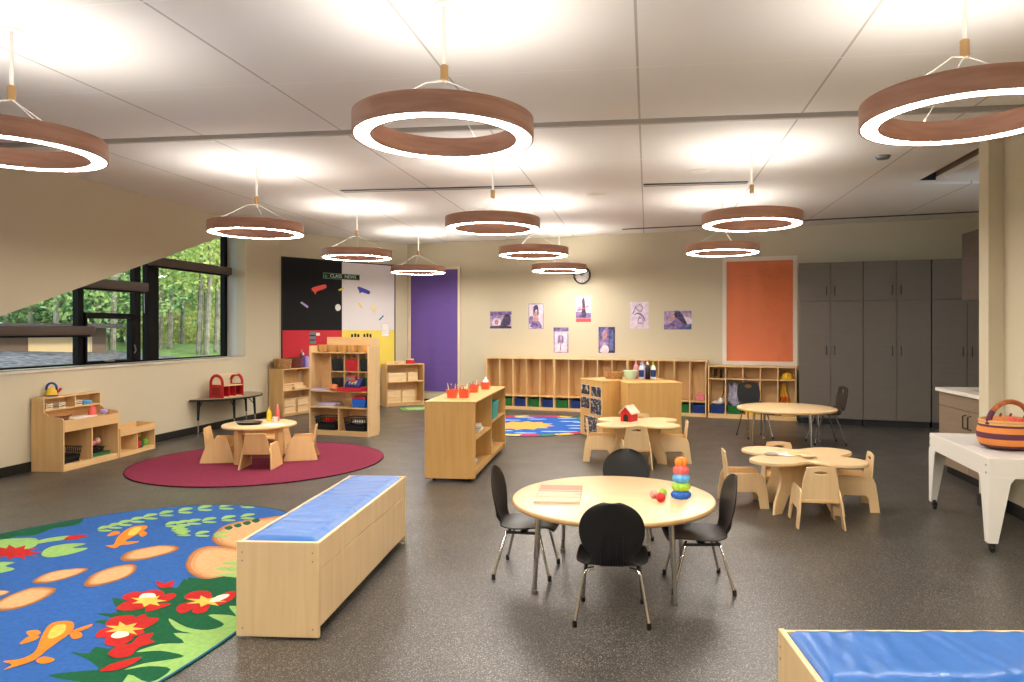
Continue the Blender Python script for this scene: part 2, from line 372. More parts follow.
for y0, y1, z0, z1, lb in ((8.68, 10.42, 2.325, 2.44, 'long bronze roller shade box across the tall far window pane'),
                           (7.48, 8.54, 1.96, 2.075, 'bronze roller shade box above the small opening window'),
                           (4.7, 7.64, 1.40, 1.505, 'bronze roller shade box low across the pane under the sloped wall')):
    r = thing('roller_shade', lb, 'window shade', (-6.56, (y0 + y1) / 2, z0), 0, 'roller shade boxes at the windows')
    hl = (y1 - y0) / 2
    MB().prism([(-.06, 0), (.05, 0), (.06, .02), (.06, z1 - z0), (-.06, z1 - z0)], 'y', -hl, hl).build('shade_box', bronze, r, bevel=.004)
    MB().box(-.04, -hl + .03, -.022, .03, hl - .03, 0).build('hem_bar', frame_b, r)
    MB().tube([(.03, hl - .05, 0), (.035, hl - .05, -.28 if z0 < 2.2 else -.9)], .0035, 5).build('chain', steel, r)

# ------------------------------------------------------------------ ring lamps
def make_lamp():
    t = thing('pendant_lamp', '', 'ceiling lamp', (0, 0, 0), 0, 'wooden ring pendant lamps')
    ro, ri, h = .47, .372, .108                       # the origin is the middle of the ring's underside
    m = MB(); m.lathe([(ro, 0), (ro, h), (ro - .012, h), (ro - .012, 0)], 72, closed=True)
    m.lathe([(ri, 0), (ri, h), (ri + .010, h), (ri + .010, 0)], 72, closed=True)
    m.lathe([(ri + .009, .05), (ro - .011, .05), (ro - .011, .054), (ri + .009, .054)], 72, closed=True)
    m.build('wooden_ring', walnut, t, bevel=.0015)
    MB().lathe([(ri + .0095, .003), (ro - .0115, .003), (ro - .0115, .012), (ri + .0095, .012)], 72, closed=True).build('diffuser', glow_dn, t)
    MB().lathe([(ri + .0095, h - .012), (ro - .0115, h - .012), (ro - .0115, h - .004), (ri + .0095, h - .004)], 72, closed=True).build('uplight', glow_up, t)
    top = CEIL - 2.464
    MB().tube([(0, 0, .385), (0, 0, top)], .0105, 10).lathe([(0, top - .012), (.05, top - .012), (.055, top), (0, top)], 24).build('rod', white_m, t)
    MB().lathe([(0, .305), (.018, .305), (.021, .31), (.021, .385), (.017, .39), (0, .39)], 20).build('connector', brass, t, sharp=30)
    for a in (200, 330, 80):
        d = Vector((cos(R(a)), sin(R(a)), 0)); q = (ro + ri) / 2
        if a == 200: pts = [d * .012 + Vector((0, 0, .306)), d * .1 + Vector((0, 0, .288)), d * .24 + Vector((0, 0, .2)), d * q + Vector((0, 0, h - .01))]
        else: pts = [d * .012 + Vector((0, 0, .306)), d * q + Vector((0, 0, h - .01))]
        MB().tube(pts, .004 if a == 200 else .0025, 6).build('cable', white_m, t)
    return t
lamp = make_lamp()
LZ = 2.464
lamps = [(-1.062, 3.62, 'large near ring lamp of dark wood at the top centre'),
         (-3.60, 3.61, 'large near ring lamp before the sloped window wall, partly out of view'),
         (1.51, 3.62, 'large near ring lamp above the white cart, partly out of view'),
         (-4.05, 6.93, 'ring lamp hanging before the top corner of the tall window'),
         (-4.03, 9.46, 'ring lamp hanging before the bulletin board with the black panel'),
         (-4.0, 12.03, 'small far ring lamp hanging before the purple paper panel'),
         (-1.53, 6.91, 'ring lamp above the low open shelf with orange tubs'),
         (-1.53, 9.46, 'ring lamp left of and before the one by the wall clock'),
         (-1.5, 12.0, 'farthest ring lamp, its rim crossing the wall clock'),
         (.99, 6.97, 'ring lamp in front of the top of the orange board, the larger of two'),
         (.97, 9.46, 'ring lamp touching the upper edge of the orange board, the smaller of two')]
for i, (x, y, lb) in enumerate(lamps):
    o = place(lamp, i, (x, y, LZ), R(8 * i), lb)
for j, y in enumerate((1.05, -1.5)):                  # the same grid goes on behind the viewer
    for k, x in enumerate((-4.05, -1.53, .99)):
        o = place(lamp, 1, (x, y, LZ), R(20 * k), 'ring lamp %s of the row %s behind the viewer' % (('on the window side', 'in the middle', 'on the cupboard side')[k], ('just', 'farther')[j]))

# ------------------------------------------------------------------ rugs
def clip_convex(poly, hull):
    out = poly
    for i in range(len(hull)):
        a, b = hull[i], hull[(i + 1) % len(hull)]; src, out = out, []
        side = lambda p: (b[0] - a[0]) * (p[1] - a[1]) - (b[1] - a[1]) * (p[0] - a[0])
        for j in range(len(src)):
            p, q = src[j - 1], src[j]; sp, sq = side(p), side(q)
            if (sp >= 0) != (sq >= 0):
                t = sp / (sp - sq); out.append((p[0] + (q[0] - p[0]) * t, p[1] + (q[1] - p[1]) * t))
            if sq >= 0: out.append(q)
        if not out: return []
    return out
def carpet(name, col):
    c2 = tuple(x * .84 for x in col[:3]) + (1,)
    return mat(name, col, .95, spec=.1, noise=(40, c2, 6), bump=(260, .5, .004))
def tri_fill(mb, pts, z, mi):
    bm = bmesh.new(); vs = [bm.verts.new((p[0], p[1], 0)) for p in pts]
    try:
        f = bm.faces.new(vs); f.normal_update(); bmesh.ops.triangulate(bm, faces=[f])
        bm.verts.index_update(); mb.add([(v.co.x, v.co.y, z) for v in bm.verts], [tuple(v.index for v in f.verts) for f in bm.faces], mi)
    except ValueError: pass
    bm.free()
def star(cx, cy, rx, ry, n, inner=.5, ph=0):
    return [(cx + rx * (1 if k % 2 == 0 else inner) * cos(pi * k / n + ph), cy + ry * (1 if k % 2 == 0 else inner) * sin(pi * k / n + ph)) for k in range(2 * n)]

def pond_rug():
    cols = dict(blue=(52, 96, 162), dgreen=(30, 90, 58), lgreen=(146, 186, 106), tan=(210, 166, 118), brown=(156, 98, 52), red=(180, 42, 40), yel=(232, 184, 84), white=(240, 226, 200), orange=(222, 128, 44), dark=(24, 74, 52), mid=(178, 122, 76), light=(196, 146, 100))
    keys = list(cols); ms = [carpet('rug ' + k, rgb(*cols[k])) for k in keys]
    cx, cy, rx, ry, th = RUG
    hull = [(cx + rx * cos(t) * cos(th) - ry * sin(t) * sin(th), cy + rx * cos(t) * sin(th) + ry * sin(t) * cos(th)) for t in [2 * pi * i / 96 for i in range(96)]]
    m = MB(); m.prism(hull, 'z', 0, .006, 9); tri_fill(m, [(cx + (x - cx) * .994, cy + (y - cy) * .994) for x, y in hull], .0065, 0)
    lay = [0]
    def S(col, pts, sm=True, k=4):
        lay[0] += 1
        q = [F(.267 * a, 500 + .267 * b)[:2] for a, b in (smooth_loop(pts, k) if sm else pts)]
        q = [(p[0], p[1]) for p in q]
        ar = sum(q[i - 1][0] * q[i][1] - q[i][0] * q[i - 1][1] for i in range(len(q)))
        if ar < 0: q = q[::-1]
        h2 = [(cx + (x - cx) * .988, cy + (y - cy) * .988) for x, y in hull]
        q = clip_convex(q, h2)
        if len(q) > 2: tri_fill(m, q, .0067 + lay[0] * .00003, keys.index(col))
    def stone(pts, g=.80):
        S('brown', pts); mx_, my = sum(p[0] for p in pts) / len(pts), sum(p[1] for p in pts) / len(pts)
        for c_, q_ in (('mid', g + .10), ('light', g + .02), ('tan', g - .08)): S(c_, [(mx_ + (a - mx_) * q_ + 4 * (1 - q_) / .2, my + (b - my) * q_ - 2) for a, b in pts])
    # big rocks, planting, grass
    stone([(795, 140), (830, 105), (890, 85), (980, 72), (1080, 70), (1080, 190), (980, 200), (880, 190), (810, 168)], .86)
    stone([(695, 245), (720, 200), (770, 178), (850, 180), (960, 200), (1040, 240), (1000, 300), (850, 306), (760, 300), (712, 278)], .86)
    S('dgreen', [(360, 430), (440, 425), (420, 372), (500, 385), (530, 350), (600, 350), (590, 320), (660, 335), (690, 300), (730, 330), (700, 295), (780, 300), (960, 290), (1080, 480), (960, 600), (800, 760), (400, 760), (350, 700), (180, 665), (320, 645), (370, 640), (330, 605), (265, 575), (330, 580), (360, 555), (420, 560), (440, 490), (350, 460), (430, 450)], True, 3)
    S('dgreen', [(-60, 130), (60, 110), (180, 85), (300, 70), (305, 86), (270, 100), (200, 110), (130, 135), (60, 140), (0, 160), (-60, 165)])
    S('lgreen', [(1080, 395), (960, 405), (880, 402), (858, 405), (885, 440), (860, 436), (780, 436), (840, 470), (780, 492), (700, 482), (632, 448), (660, 490), (720, 505), (650, 505), (690, 540), (600, 545), (510, 575), (600, 570), (690, 590), (620, 606), (540, 618), (465, 642), (560, 628), (640, 640), (560, 690), (480, 660), (500, 760), (1080, 700)], True, 3)
    for a in ((800, 262), (815, 285), (830, 240)):
        S('lgreen', [(a[0], a[1]), (a[0] + 60, a[1] - 8), (a[0] + 130, a[1] - 4), (a[0] + 130, a[1] + 12), (a[0] + 50, a[1] + 8)])
    for k in range(4): S('dgreen', [(840 + 34 * k, 108 - 9 * k), (862 + 34 * k, 100 - 9 * k), (872 + 34 * k, 108 - 9 * k), (856 + 34 * k, 116 - 9 * k)])
    # stepping stones
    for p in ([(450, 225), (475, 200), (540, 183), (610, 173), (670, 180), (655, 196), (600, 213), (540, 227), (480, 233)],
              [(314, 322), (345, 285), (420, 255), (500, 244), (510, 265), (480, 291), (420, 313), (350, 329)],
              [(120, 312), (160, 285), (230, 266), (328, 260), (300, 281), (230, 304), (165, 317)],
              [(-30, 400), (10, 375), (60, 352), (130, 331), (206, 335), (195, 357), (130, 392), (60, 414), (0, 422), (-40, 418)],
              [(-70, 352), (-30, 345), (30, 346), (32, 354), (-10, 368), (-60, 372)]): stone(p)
    # lily pads and the red lily
    S('lgreen', [(154, 207), (185, 181), (255, 168), (322, 168), (270, 184), (328, 184), (300, 197), (235, 213), (180, 219)])
    S('lgreen', [(-60, 165), (0, 153), (70, 147), (135, 148), (142, 168), (110, 186), (40, 195), (-60, 200)])
    S('lgreen', [(-60, 240), (0, 237), (55, 238), (20, 252), (55, 262), (20, 274), (-60, 284)])
    S('lgreen', [(110, 172), (150, 154), (200, 144), (260, 138), (240, 152), (190, 160)])
    S('red', [(240, 152), (260, 138), (300, 134), (332, 136), (300, 148), (260, 154)])
    S('red', star(50, 200, 112, 29, 11, .55), False)
    # leafy sprigs
    def sprig(pts, n, up):
        for k in range(n):
            t = k / (n - 1) * (len(pts) - 1); i = min(int(t), len(pts) - 2); u = t - i
            a, b = pts[i][0] + (pts[i + 1][0] - pts[i][0]) * u, pts[i][1] + (pts[i + 1][1] - pts[i][1]) * u
            for s_ in (-1, 1):
                S('lgreen', [(a, b + s_ * 2), (a + 16, b + s_ * 10 - 4), (a + 44, b + s_ * 11 - 5), (a + 55, b + s_ * 7 - 5), (a + 26, b + s_ * 2 - 3)], True, 3)
    sprig([(365, 116), (450, 92), (560, 64), (720, 40), (900, 28)], 10, 1); sprig([(618, 100), (720, 88), (900, 70)], 6, 1); sprig([(640, 118), (660, 134), (800, 138)], 5, 1)
    # two fish
    S('orange', [(425, 172), (440, 145), (470, 118), (505, 103), (548, 101), (548, 112), (520, 130), (490, 146), (470, 160), (522, 160), (490, 170), (452, 174), (430, 186), (395, 176)])
    S('yel', [(478, 135), (495, 112), (530, 106), (520, 122), (500, 136)])
    S('orange', [(400, 140), (425, 122), (450, 124), (440, 134)]); S('orange', [(520, 128), (545, 122), (550, 134), (530, 142)])
    S('orange', [(12, 612), (80, 602), (132, 574), (155, 520), (185, 474), (232, 460), (275, 466), (268, 500), (222, 535), (180, 566), (130, 606), (70, 628), (14, 644), (44, 624)])
    S('yel', [(178, 518), (202, 480), (245, 474), (238, 504), (196, 526)])
    for p in ([(100, 500), (140, 494), (152, 508), (112, 516)], [(74, 548), (104, 520), (146, 516), (132, 532)], [(262, 506), (300, 502), (306, 520), (274, 528)], [(272, 496), (345, 471), (332, 486), (290, 500)], [(135, 612), (162, 594), (206, 605), (166, 622)]): S('orange', p)
    # flowers
    def flower(c, petals, core, wht):
        for p in petals: S('red', p)
        S('yel', core, False); S('white', wht)
    flower(0, [[(505, 375), (540, 348), (600, 345), (615, 362), (580, 378)], [(435, 415), (470, 388), (530, 380), (560, 400), (500, 420)], [(545, 425), (560, 395), (600, 392), (640, 395), (600, 412)], [(590, 375), (640, 355), (660, 365), (620, 388)], [(455, 372), (500, 350), (540, 360), (510, 390)]],
           star(555, 384, 70, 24, 7, .5), [(520, 375), (535, 358), (575, 356), (582, 370), (545, 372)])
    flower(0, [[(690, 372), (720, 350), (780, 348), (790, 372), (730, 384)], [(660, 415), (680, 395), (740, 388), (720, 415), (680, 432)], [(720, 420), (750, 395), (785, 398), (770, 425), (735, 432)], [(790, 385), (850, 352), (884, 350), (870, 378), (820, 400)]],
           star(770, 386, 80, 22, 7, .45), [(785, 386), (820, 364), (858, 360), (846, 374), (806, 388)])
    flower(0, [[(395, 470), (430, 445), (500, 440), (490, 470), (430, 485)], [(358, 520), (380, 492), (440, 484), (460, 505), (400, 522)], [(392, 545), (410, 515), (470, 510), (500, 525), (440, 555)], [(480, 465), (540, 434), (552, 446), (596, 452), (560, 480), (500, 500)], [(470, 500), (520, 490), (540, 505), (490, 520)]],
           star(465, 490, 78, 28, 7, .45), [(415, 518), (440, 500), (478, 502), (480, 515), (440, 526)])
    S('red', [(405, 585), (440, 555), (490, 545), (520, 518), (575, 505), (560, 530), (580, 540), (520, 560), (490, 590), (440, 600)])
    S('red', [(374, 650), (410, 626), (470, 608), (530, 596), (500, 620), (440, 644)])
    S('red', [(584, 308), (615, 318), (650, 308), (645, 330), (600, 334)])
    o = m.build('pond_rug', ms)
    tag(o, 'large oval blue rug with a pond pattern of fish, stepping stones and red flowers', 'rug')
RUG = (-3.40, 3.20, 1.444, 2.305, 0)
pond_rug()
def round_rug(name, c, r, ms, label, ry=None, rz=0, n=96):
    m = MB(); m.prism([(r * cos(2 * pi * i / n), (ry or r) * sin(2 * pi * i / n)) for i in range(n)], 'z', 0, .008)
    m.tube([(r * cos(2 * pi * i / n), (ry or r) * sin(2 * pi * i / n), .005) for i in range(n)], .006, 6, 1, True)
    o = m.build(name, ms, None, (c[0], c[1], 0), rz)
    return tag(o, label, 'rug')
round_rug('magenta_rug', (-4.25, 7.38), 1.31, [carpet('magenta carpet', rgb(130, 48, 70)), carpet('dark rug binding', rgb(70, 20, 34))], 'round magenta rug under the small children\'s table')
def sun_rug():
    cols = [(48, 100, 186), (230, 172, 88), (178, 206, 236), (204, 52, 56), (236, 200, 88), (70, 140, 84), (20, 60, 130)]
    ms = [carpet('sun rug %d' % i, rgb(*c_)) for i, c_ in enumerate(cols)]
    r = 1.19; m = MB(); n = 84
    m.prism([(r * cos(2 * pi * i / n), r * sin(2 * pi * i / n)) for i in range(n)], 'z', 0, .007, 6)
    for i in range(n):                                   # the border: short coloured fields with a letter-like mark in each
        a0, a1 = 2 * pi * i / n, 2 * pi * (i + 1) / n; k = (3, 3, 4, 3, 5, 4)[(i // 3) % 6]
        m.add([((r - q) * cos(a), (r - q) * sin(a), .0075) for a in (a0, a1) for q in (.01, .17)], [(0, 1, 3, 2)], k)
    for i in range(26):
        a = 2 * pi * (i + .5) / 26; tri_fill(m, star((r - .09) * cos(a), (r - .09) * sin(a), .035, .035, 4, .6), .0078, 6)
    tri_fill(m, [((r - .17) * cos(2 * pi * i / n), (r - .17) * sin(2 * pi * i / n)) for i in range(n)], .0076, 0)
    rnd = random.Random(4)
    for i in range(16):
        a = 2 * pi * i / 16 + rnd.uniform(-.1, .1); q = rnd.choice((.66, .8, .9)); x, y = q * cos(a), q * sin(a)
        tri_fill(m, smooth_loop([(x - .16, y), (x - .07, y + .05), (x + .03, y + .04), (x + .12, y + .055), (x + .17, y), (x + .05, y - .035), (x - .06, y - .045)], 3), .0079 + i * .00004, 2)
    tri_fill(m, star(-.15, -.12, .50, .50, 12, .76), .0086, 1)
    tri_fill(m, [(-.15 + .30 * cos(2 * pi * i / 40), -.12 + .30 * sin(2 * pi * i / 40)) for i in range(40)], .0088, 1)
    o = m.build('sun_rug', ms, None, (-1.74, 10.74, 0)); tag(o, 'round blue rug with a big sun, clouds and a coloured border', 'rug')
sun_rug()
c_ = F(398, 409.5)
o = MB().prism(rrect(-.42, -.32, .42, .32, .06), 'z', 0, .008).prism(rrect(-.3, -.2, .3, .2, .05), 'z', 0, .0095, 1).build('play_mat', [carpet('green mat', rgb(120, 156, 96)), carpet('pale green mat', rgb(176, 196, 140))], None, (-4.15, 12.75, 0), R(30))
tag(o, 'small green patterned play mat on the floor before the purple panel', 'mat')

# ------------------------------------------------------------------ two storage benches with blue mats
def make_bench(L, W, H):                                # long along local y, origin mid-base
    t = thing('storage_bench', '', 'bench', (0, 0, .008), 0, 'storage benches with blue mats')
    th = .02
    for s in (-1, 1):
        m = MB(); y = s * (L / 2 - th / 2)
        m.box(-W / 2, y - th / 2, 0, W / 2, y + th / 2, H)
        e = m.build('end_panel', pale_ply, t, bevel=.003)
        for x in (-W / 2 + .03, W / 2 - .03):
            for z in (.04, H - .05, H - .09):
                MB().lathe([(0, 0), (.004, 0), (.004, .002), (0, .002)], 10, M=Matrix.Translation((x, s * L / 2, z)) @ Matrix.Rotation(R(-90 * s), 4, 'X')).build('screw', steel, e)
    for s in (-1, 1):
        x = s * (W / 2 - .012)
        MB().box(x - .009, -L / 2 + th, .045, x + .009, L / 2 - th, H - .135).build('side_panel', pale_ply, t, bevel=.002)
        MB().box(x - .009, -L / 2 + th, H - .132, x + .009, L / 2 - th, H - .004).build('top_rail', pale_ply, t, bevel=.002)
    MB().box(-W / 2 + .02, -L / 2 + th, .05, W / 2 - .02, L / 2 - th, .07).build('bottom_panel', pale_ply, t)
    m = MB(); n, k = 44, 16; x0, x1, y0, y1 = -W / 2 + .0215, W / 2 - .0215, -L / 2 + th + .004, L / 2 - th - .004
    rnd = random.Random(7); folds = [(rnd.uniform(0, 1), rnd.uniform(.02, .05), rnd.uniform(-.5, .5), rnd.uniform(.002, .0055)) for _ in range(46)]
    vs = []
    for i in range(n * 3 + 1):
        for j in range(k + 1):
            u, v = i / (n * 3), j / k; e = min(u * L, (1 - u) * L, v * W, (1 - v) * W)
            z = H - .012 + .022 * min(1, e / .035) ** .5
            z += sum(a * math.exp(-((u - c0 - sl * .18 * (v - .5)) * L / wd * 1.6) ** 2) * (.35 + .65 * abs(2 * v - 1)) for c0, wd, sl, a in folds) * min(1, e / .05) * .8
            vs.append((x0 + (x1 - x0) * v, y0 + (y1 - y0) * u, z))
    q = k + 1
    m.add(vs, [(i * q + j, i * q + j + 1, (i + 1) * q + j + 1, (i + 1) * q + j) for i in range(n * 3) for j in range(k)], 0, True)
    m.box(x0, y0, H - .1, x1, y1, H - .0125)
    m.build('mat', blue_v, t, sharp=80)
    return t
b1 = make_bench(1.53, .40, .45)
d = F(318, 640) - F(237, 638); ang = math.atan2(d.y, d.x); ax = Vector((-sin(ang), cos(ang), 0))
mid = (F(318, 640) + F(237, 638)) / 2 + ax * .765
b1.location = (mid.x, mid.y, .008); b1.rotation_euler.z = ang; b1['label'] = 'storage bench with blue mat at the edge of the pond rug'
b2 = clone(b1)
c0 = F(778, 625, .46); c1_ = F(1024, 625.5, .46); dd = (c1_ - c0).normalized(); ang2 = math.atan2(dd.y, dd.x)
nn = Vector((dd.y, -dd.x, 0))
mid = c0 + dd * .765 + nn * .20; b2.location = (mid.x, mid.y, 0); b2.rotation_euler.z = ang2 - R(90)
b2['label'] = 'storage bench with blue mat nearest the viewer, partly out of view'

# ------------------------------------------------------------------ round tables with chrome legs
def make_table(r, h, legr, a0, label, thick=.03, splay=.03):
    t = thing('round_table', label, 'table', (0, 0, 0), 0, 'round tables with chrome legs')
    m = MB(); m.lathe([(0, h), (r - .012, h), (r - .004, h - .003)], 80)
    m.lathe([(r - .004, h - .003), (r, h - .009), (r, h - thick + .008), (r - .007, h - thick), (0, h - thick)], 80, 1)
    m.build('tabletop', [maple, maple_edge], t, sharp=60)
    for k in range(4):
        a = R(a0 + 90 * k); d = Vector((cos(a), sin(a), 0)); l = MB()
        top, bot = d * (legr - splay), d * legr
        mid_ = top.lerp(bot, .55)
        l.tube([top + Vector((0, 0, h - thick)), Vector((mid_.x, mid_.y, h * .42))], .0165, 12)
        l.tube([Vector((mid_.x, mid_.y, h * .45)), Vector((bot.x, bot.y, .02))], .0125, 12)
        o = l.build('leg', chrome, t)
        g = MB().lathe([(0, 0), (.017, 0), (.018, .006), (.013, .022), (0, .022)], 14, c=(bot.x, bot.y, 0)); g.build('glide', steel, o)
        b = MB(); b.lathe([(.0, h - thick - .006), (.045, h - thick - .006), (.05, h - thick), (0, h - thick)], 16, c=(top.x, top.y, 0)); b.build('mounting_plate', black_m, o)
    MB().lathe([(r * .55, h - thick - .03), (r * .57, h - thick - .03), (r * .57, h - thick), (r * .55, h - thick)], 48, closed=True).build('apron_ring', steel, t)
    return t
T1 = (-.205, 4.225)
tab = make_table(.60, .47, .545, 40, 'near round maple table with chrome legs and four black chairs'); tab.location = (T1[0], T1[1], 0)
T2 = (1.76, 9.36)
tab2 = make_table(.615, .47, .50, 25, 'far round maple table with two black chairs near the grey cupboards'); tab2.location = (T2[0], T2[1], 0)

# ------------------------------------------------------------------ black chairs with round backs (front faces local +y)
def make_shell_chair():
    t = thing('shell_chair', '', 'chair', (0, 0, 0), 0, 'black chairs at the near round table')
    sh = .295
    prof = [(.185, sh - .028, .150), (.178, sh - .008, .168), (.15, sh + .004, .178), (.08, sh - .002, .182), (0, sh - .010, .185), (-.07, sh - .012, .182), (-.115, sh - .006, .165), (-.145, sh + .008, .125), (-.160, sh + .03, .098), (-.170, sh + .055, .104), (-.177, sh + .085, .132), (-.184, sh + .13, .157), (-.193, sh + .185, .166), (-.203, sh + .24, .157), (-.213, sh + .285, .128), (-.221, sh + .315, .088), (-.226, sh + .332, .036)]
    m = MB(); k = 12; vs = []
    for i, (y, z, hw) in enumerate(prof):
        for j in range(k + 1):
            u = 2 * j / k - 1
            lift = .016 * u * u if i < 7 else 0; fwd = .022 * u * u if i >= 8 else 0
            vs.append((u * hw, y + fwd, z + lift))
    q = k + 1
    m.add(vs, [(i * q + j, i * q + j + 1, (i + 1) * q + j + 1, (i + 1) * q + j) for i in range(len(prof) - 1) for j in range(k)], 0, True)
    s_ = m.build('seat_shell', black, t, sharp=180)
    a = s_.modifiers.new('thick', 'SOLIDIFY'); a.thickness = .009; a.offset = 0
    b = s_.modifiers.new('round', 'SUBSURF'); b.levels = 1; b.render_levels = 2
    r = MB()                                            # ribbed spine at the back of the shell
    for j in range(9):
        x = -.052 + .013 * j
        r.tube([(x, -.13, sh - .004), (x, -.158, sh + .012), (x, -.176, sh + .04), (x, -.1845, sh + .09), (x, -.1935, sh + .165)], .0042, 5)
    r.build('ribbed_spine', black, s_)
    f = MB(); f.tube([(-.13, .1, sh - .03), (-.13, -.1, sh - .03)], .009, 8); f.tube([(.13, .1, sh - .03), (.13, -.1, sh - .03)], .009, 8)
    f.box(-.14, -.02, sh - .034, .14, .02, sh - .024); f.build('seat_frame', black_m, t)
    for sx in (-1, 1):
        for sy, yo, xo in ((1, .165, .158), (-1, -.165, .182)):
            l = MB().tube([(sx * .09, sy * .085, sh - .028), (sx * .125, sy * .098, sh - .032), (sx * .142, sy * .106, sh - .055), (sx * xo, sy * abs(yo), .012)], .0088, 9)
            o = l.build('leg', chrome, t)
            MB().lathe([(0, 0), (.011, 0), (.012, .004), (.011, .03), (0, .032)], 12, c=(sx * xo, sy * abs(yo), 0)).build('foot_cap', black_m, o)
    return t
sc_ = make_shell_chair()
for i, (x, y, a, lb) in enumerate(((-.18, 3.635, 2, 'black chair with its ribbed back to the viewer at the near round table'),
                                   (-.725, 4.24, -92, 'black chair at the near round table, on the bench side'),
                                   (.285, 4.14, 98, 'black chair at the near round table, on the stacking toy\'s side'),
                                   (-.15, 4.78, 180, 'black chair behind the near round table, only its back top showing above it'))):
    place(sc_, i, (x, y, 0), R(a), lb)
# two chairs of another model at the far table
def make_class_chair():
    t = thing('classroom_chair', '', 'chair', (0, 0, 0), 0, 'black chairs at the far round table')
    sh = .38
    m = MB(); k = 10; prof = [(.17, sh - .02, .16), (.15, sh, .175), (.05, sh - .004, .18), (-.07, sh - .012, .18), (-.13, sh - .004, .175), (-.16, sh + .03, .165), (-.172, sh + .08, .160)]
    vs = [((2 * j / k - 1) * hw, y + (.012 * (2 * j / k - 1) ** 2 if i > 4 else 0), z + .012 * (2 * j / k - 1) ** 2) for i, (y, z, hw) in enumerate(prof) for j in range(k + 1)]
    q = k + 1; m.add(vs, [(i * q + j, i * q + j + 1, (i + 1) * q + j + 1, (i + 1) * q + j) for i in range(len(prof) - 1) for j in range(k)], 0, True)
    s_ = m.build('seat', black, t, sharp=180); a = s_.modifiers.new('thick', 'SOLIDIFY'); a.thickness = .009
    o_ = MB(); N = 32                                   # backrest with a grip hole
    outer = [(.165 * cos(2 * pi * i / N) * (1 / max(abs(cos(2 * pi * i / N)), abs(sin(2 * pi * i / N)))) ** .62, .20 * sin(2 * pi * i / N) * (1 / max(abs(cos(2 * pi * i / N)), abs(sin(2 * pi * i / N)))) ** .62 * .8 + .155) for i in range(N)]
    hole = [(.05 * cos(2 * pi * i / N), .255 + .028 * sin(2 * pi * i / N)) for i in range(N)]
    plate(outer, hole, 'y', -.006, .006, o_)
    bk = o_.build('backrest', black, t, (0, -.185, sh + .045)); bk.rotation_euler.x = R(9)
    for sx in (-1, 1):
        for sy, yo, xo in ((1, .19, .17), (-1, -.2, .175)):
            l = MB().tube([(sx * .1, sy * .06, sh - .02), (sx * .135, sy * .09, sh - .03), (sx * xo, yo, .01)], .009, 8)
            o = l.build('leg', chrome, t); MB().lathe([(0, 0), (.012, 0), (.011, .03), (0, .03)], 10, c=(sx * xo, yo, 0)).build('foot_cap', black_m, o)
    return t
cc = make_class_chair()
place(cc, 0, (1.45, 9.92, 0), R(195), 'black chair with a grip hole in front of the coat lockers, facing the far table')
place(cc, 1, (2.27, 9.48, 0), R(96), 'black chair turned sideways in front of the grey cupboards at the far table')

# ------------------------------------------------------------------ toddler table and flower tables
def toddler_table():
    t = thing('toddler_table', 'low round wooden table on the magenta rug', 'table', (-4.30, 7.42, .008))
    MB().lathe([(0, .41), (.38, .41), (.39, .402), (.39, .388), (.38, .38), (0, .38)], 64).build('tabletop', maple, t, sharp=60)
    for a in (-108, -18, 72, 162):
        M = Matrix.Rotation(R(a), 4, 'Z') @ Matrix.Translation((.29, 0, 0))
        MB().box(-.028, -.032, 0, .028, .032, .38, M=M).build('leg', birch, t, bevel=.006)
    for a in (-63, 27):
        M = Matrix.Rotation(R(a), 4, 'Z')
        MB().box(-.19, -.215, .315, .19, -.195, .378, M=M).build('apron', birch, t, bevel=.002); MB().box(-.19, .195, .315, .19, .215, .378, M=M).build('apron', birch, t, bevel=.002)
    return t
toddler_table()
def make_cube_chair():                                  # front faces local +y; solid tapering sides
    t = thing('toddler_chair', '', 'chair', (0, 0, 0), 0, 'solid-sided toddler chairs on the magenta rug')
    for s in (-1, 1):
        sp = .035
        pts = smooth_loop_poly([(-.185, 0), (.185, 0), (.10, .265), (-.10, .265)], .022)
        m = MB(); m.prism(pts, 'x', -.008, .008)
        o = m.build('side_panel', birch, t, (s * .165, 0, 0), bevel=.003); o.rotation_euler.y = s * -R(6.5) * -1 if False else -s * R(7)
    MB().box(-.148, -.12, .165, .148, .15, .18).build('seat', birch_x, t, bevel=.004)
    b = MB(); b.prism(smooth_loop_poly([(-.145, 0), (.145, 0), (.105, .225), (-.105, .225)], .02), 'y', -.008, .008)
    o = b.build('backrest', birch, t, (0, -.125, .155), bevel=.003); o.rotation_euler.x = R(8)
    MB().box(-.15, .1, .09, .15, .115, .16).build('front_rail', birch_x, t, bevel=.002)
    return t
def smooth_loop_poly(pts, r, n=4):                      # polygon with rounded corners
    out = []
    for i in range(len(pts)):
        p, a, b = Vector(pts[i]), Vector(pts[i - 1]), Vector(pts[(i + 1) % len(pts)])
        u, v = (a - p).normalized(), (b - p).normalized(); q = min(r, (a - p).length * .45, (b - p).length * .45)
        for j in range(n + 1):
            k = j / n; out.append(tuple((p + u * q * (1 - k) ** 2 + v * q * k ** 2)))
    return out
ch = make_cube_chair()
for i, (x, y, a, lb) in enumerate(((-4.70, 7.34, -74, 'solid-sided toddler chair at the window side of the low round table'),
                                   (-4.06, 7.03, 11, 'solid-sided toddler chair with its back to the viewer at the low round table'),
                                   (-3.88, 7.58, 112, 'solid-sided toddler chair at the low round table, on the side toward the open shelf'),
                                   (-4.40, 7.92, 192, 'solid-sided toddler chair mostly hidden behind the low round table'))):
    place(ch, i, (x, y, .008), R(a), lb)

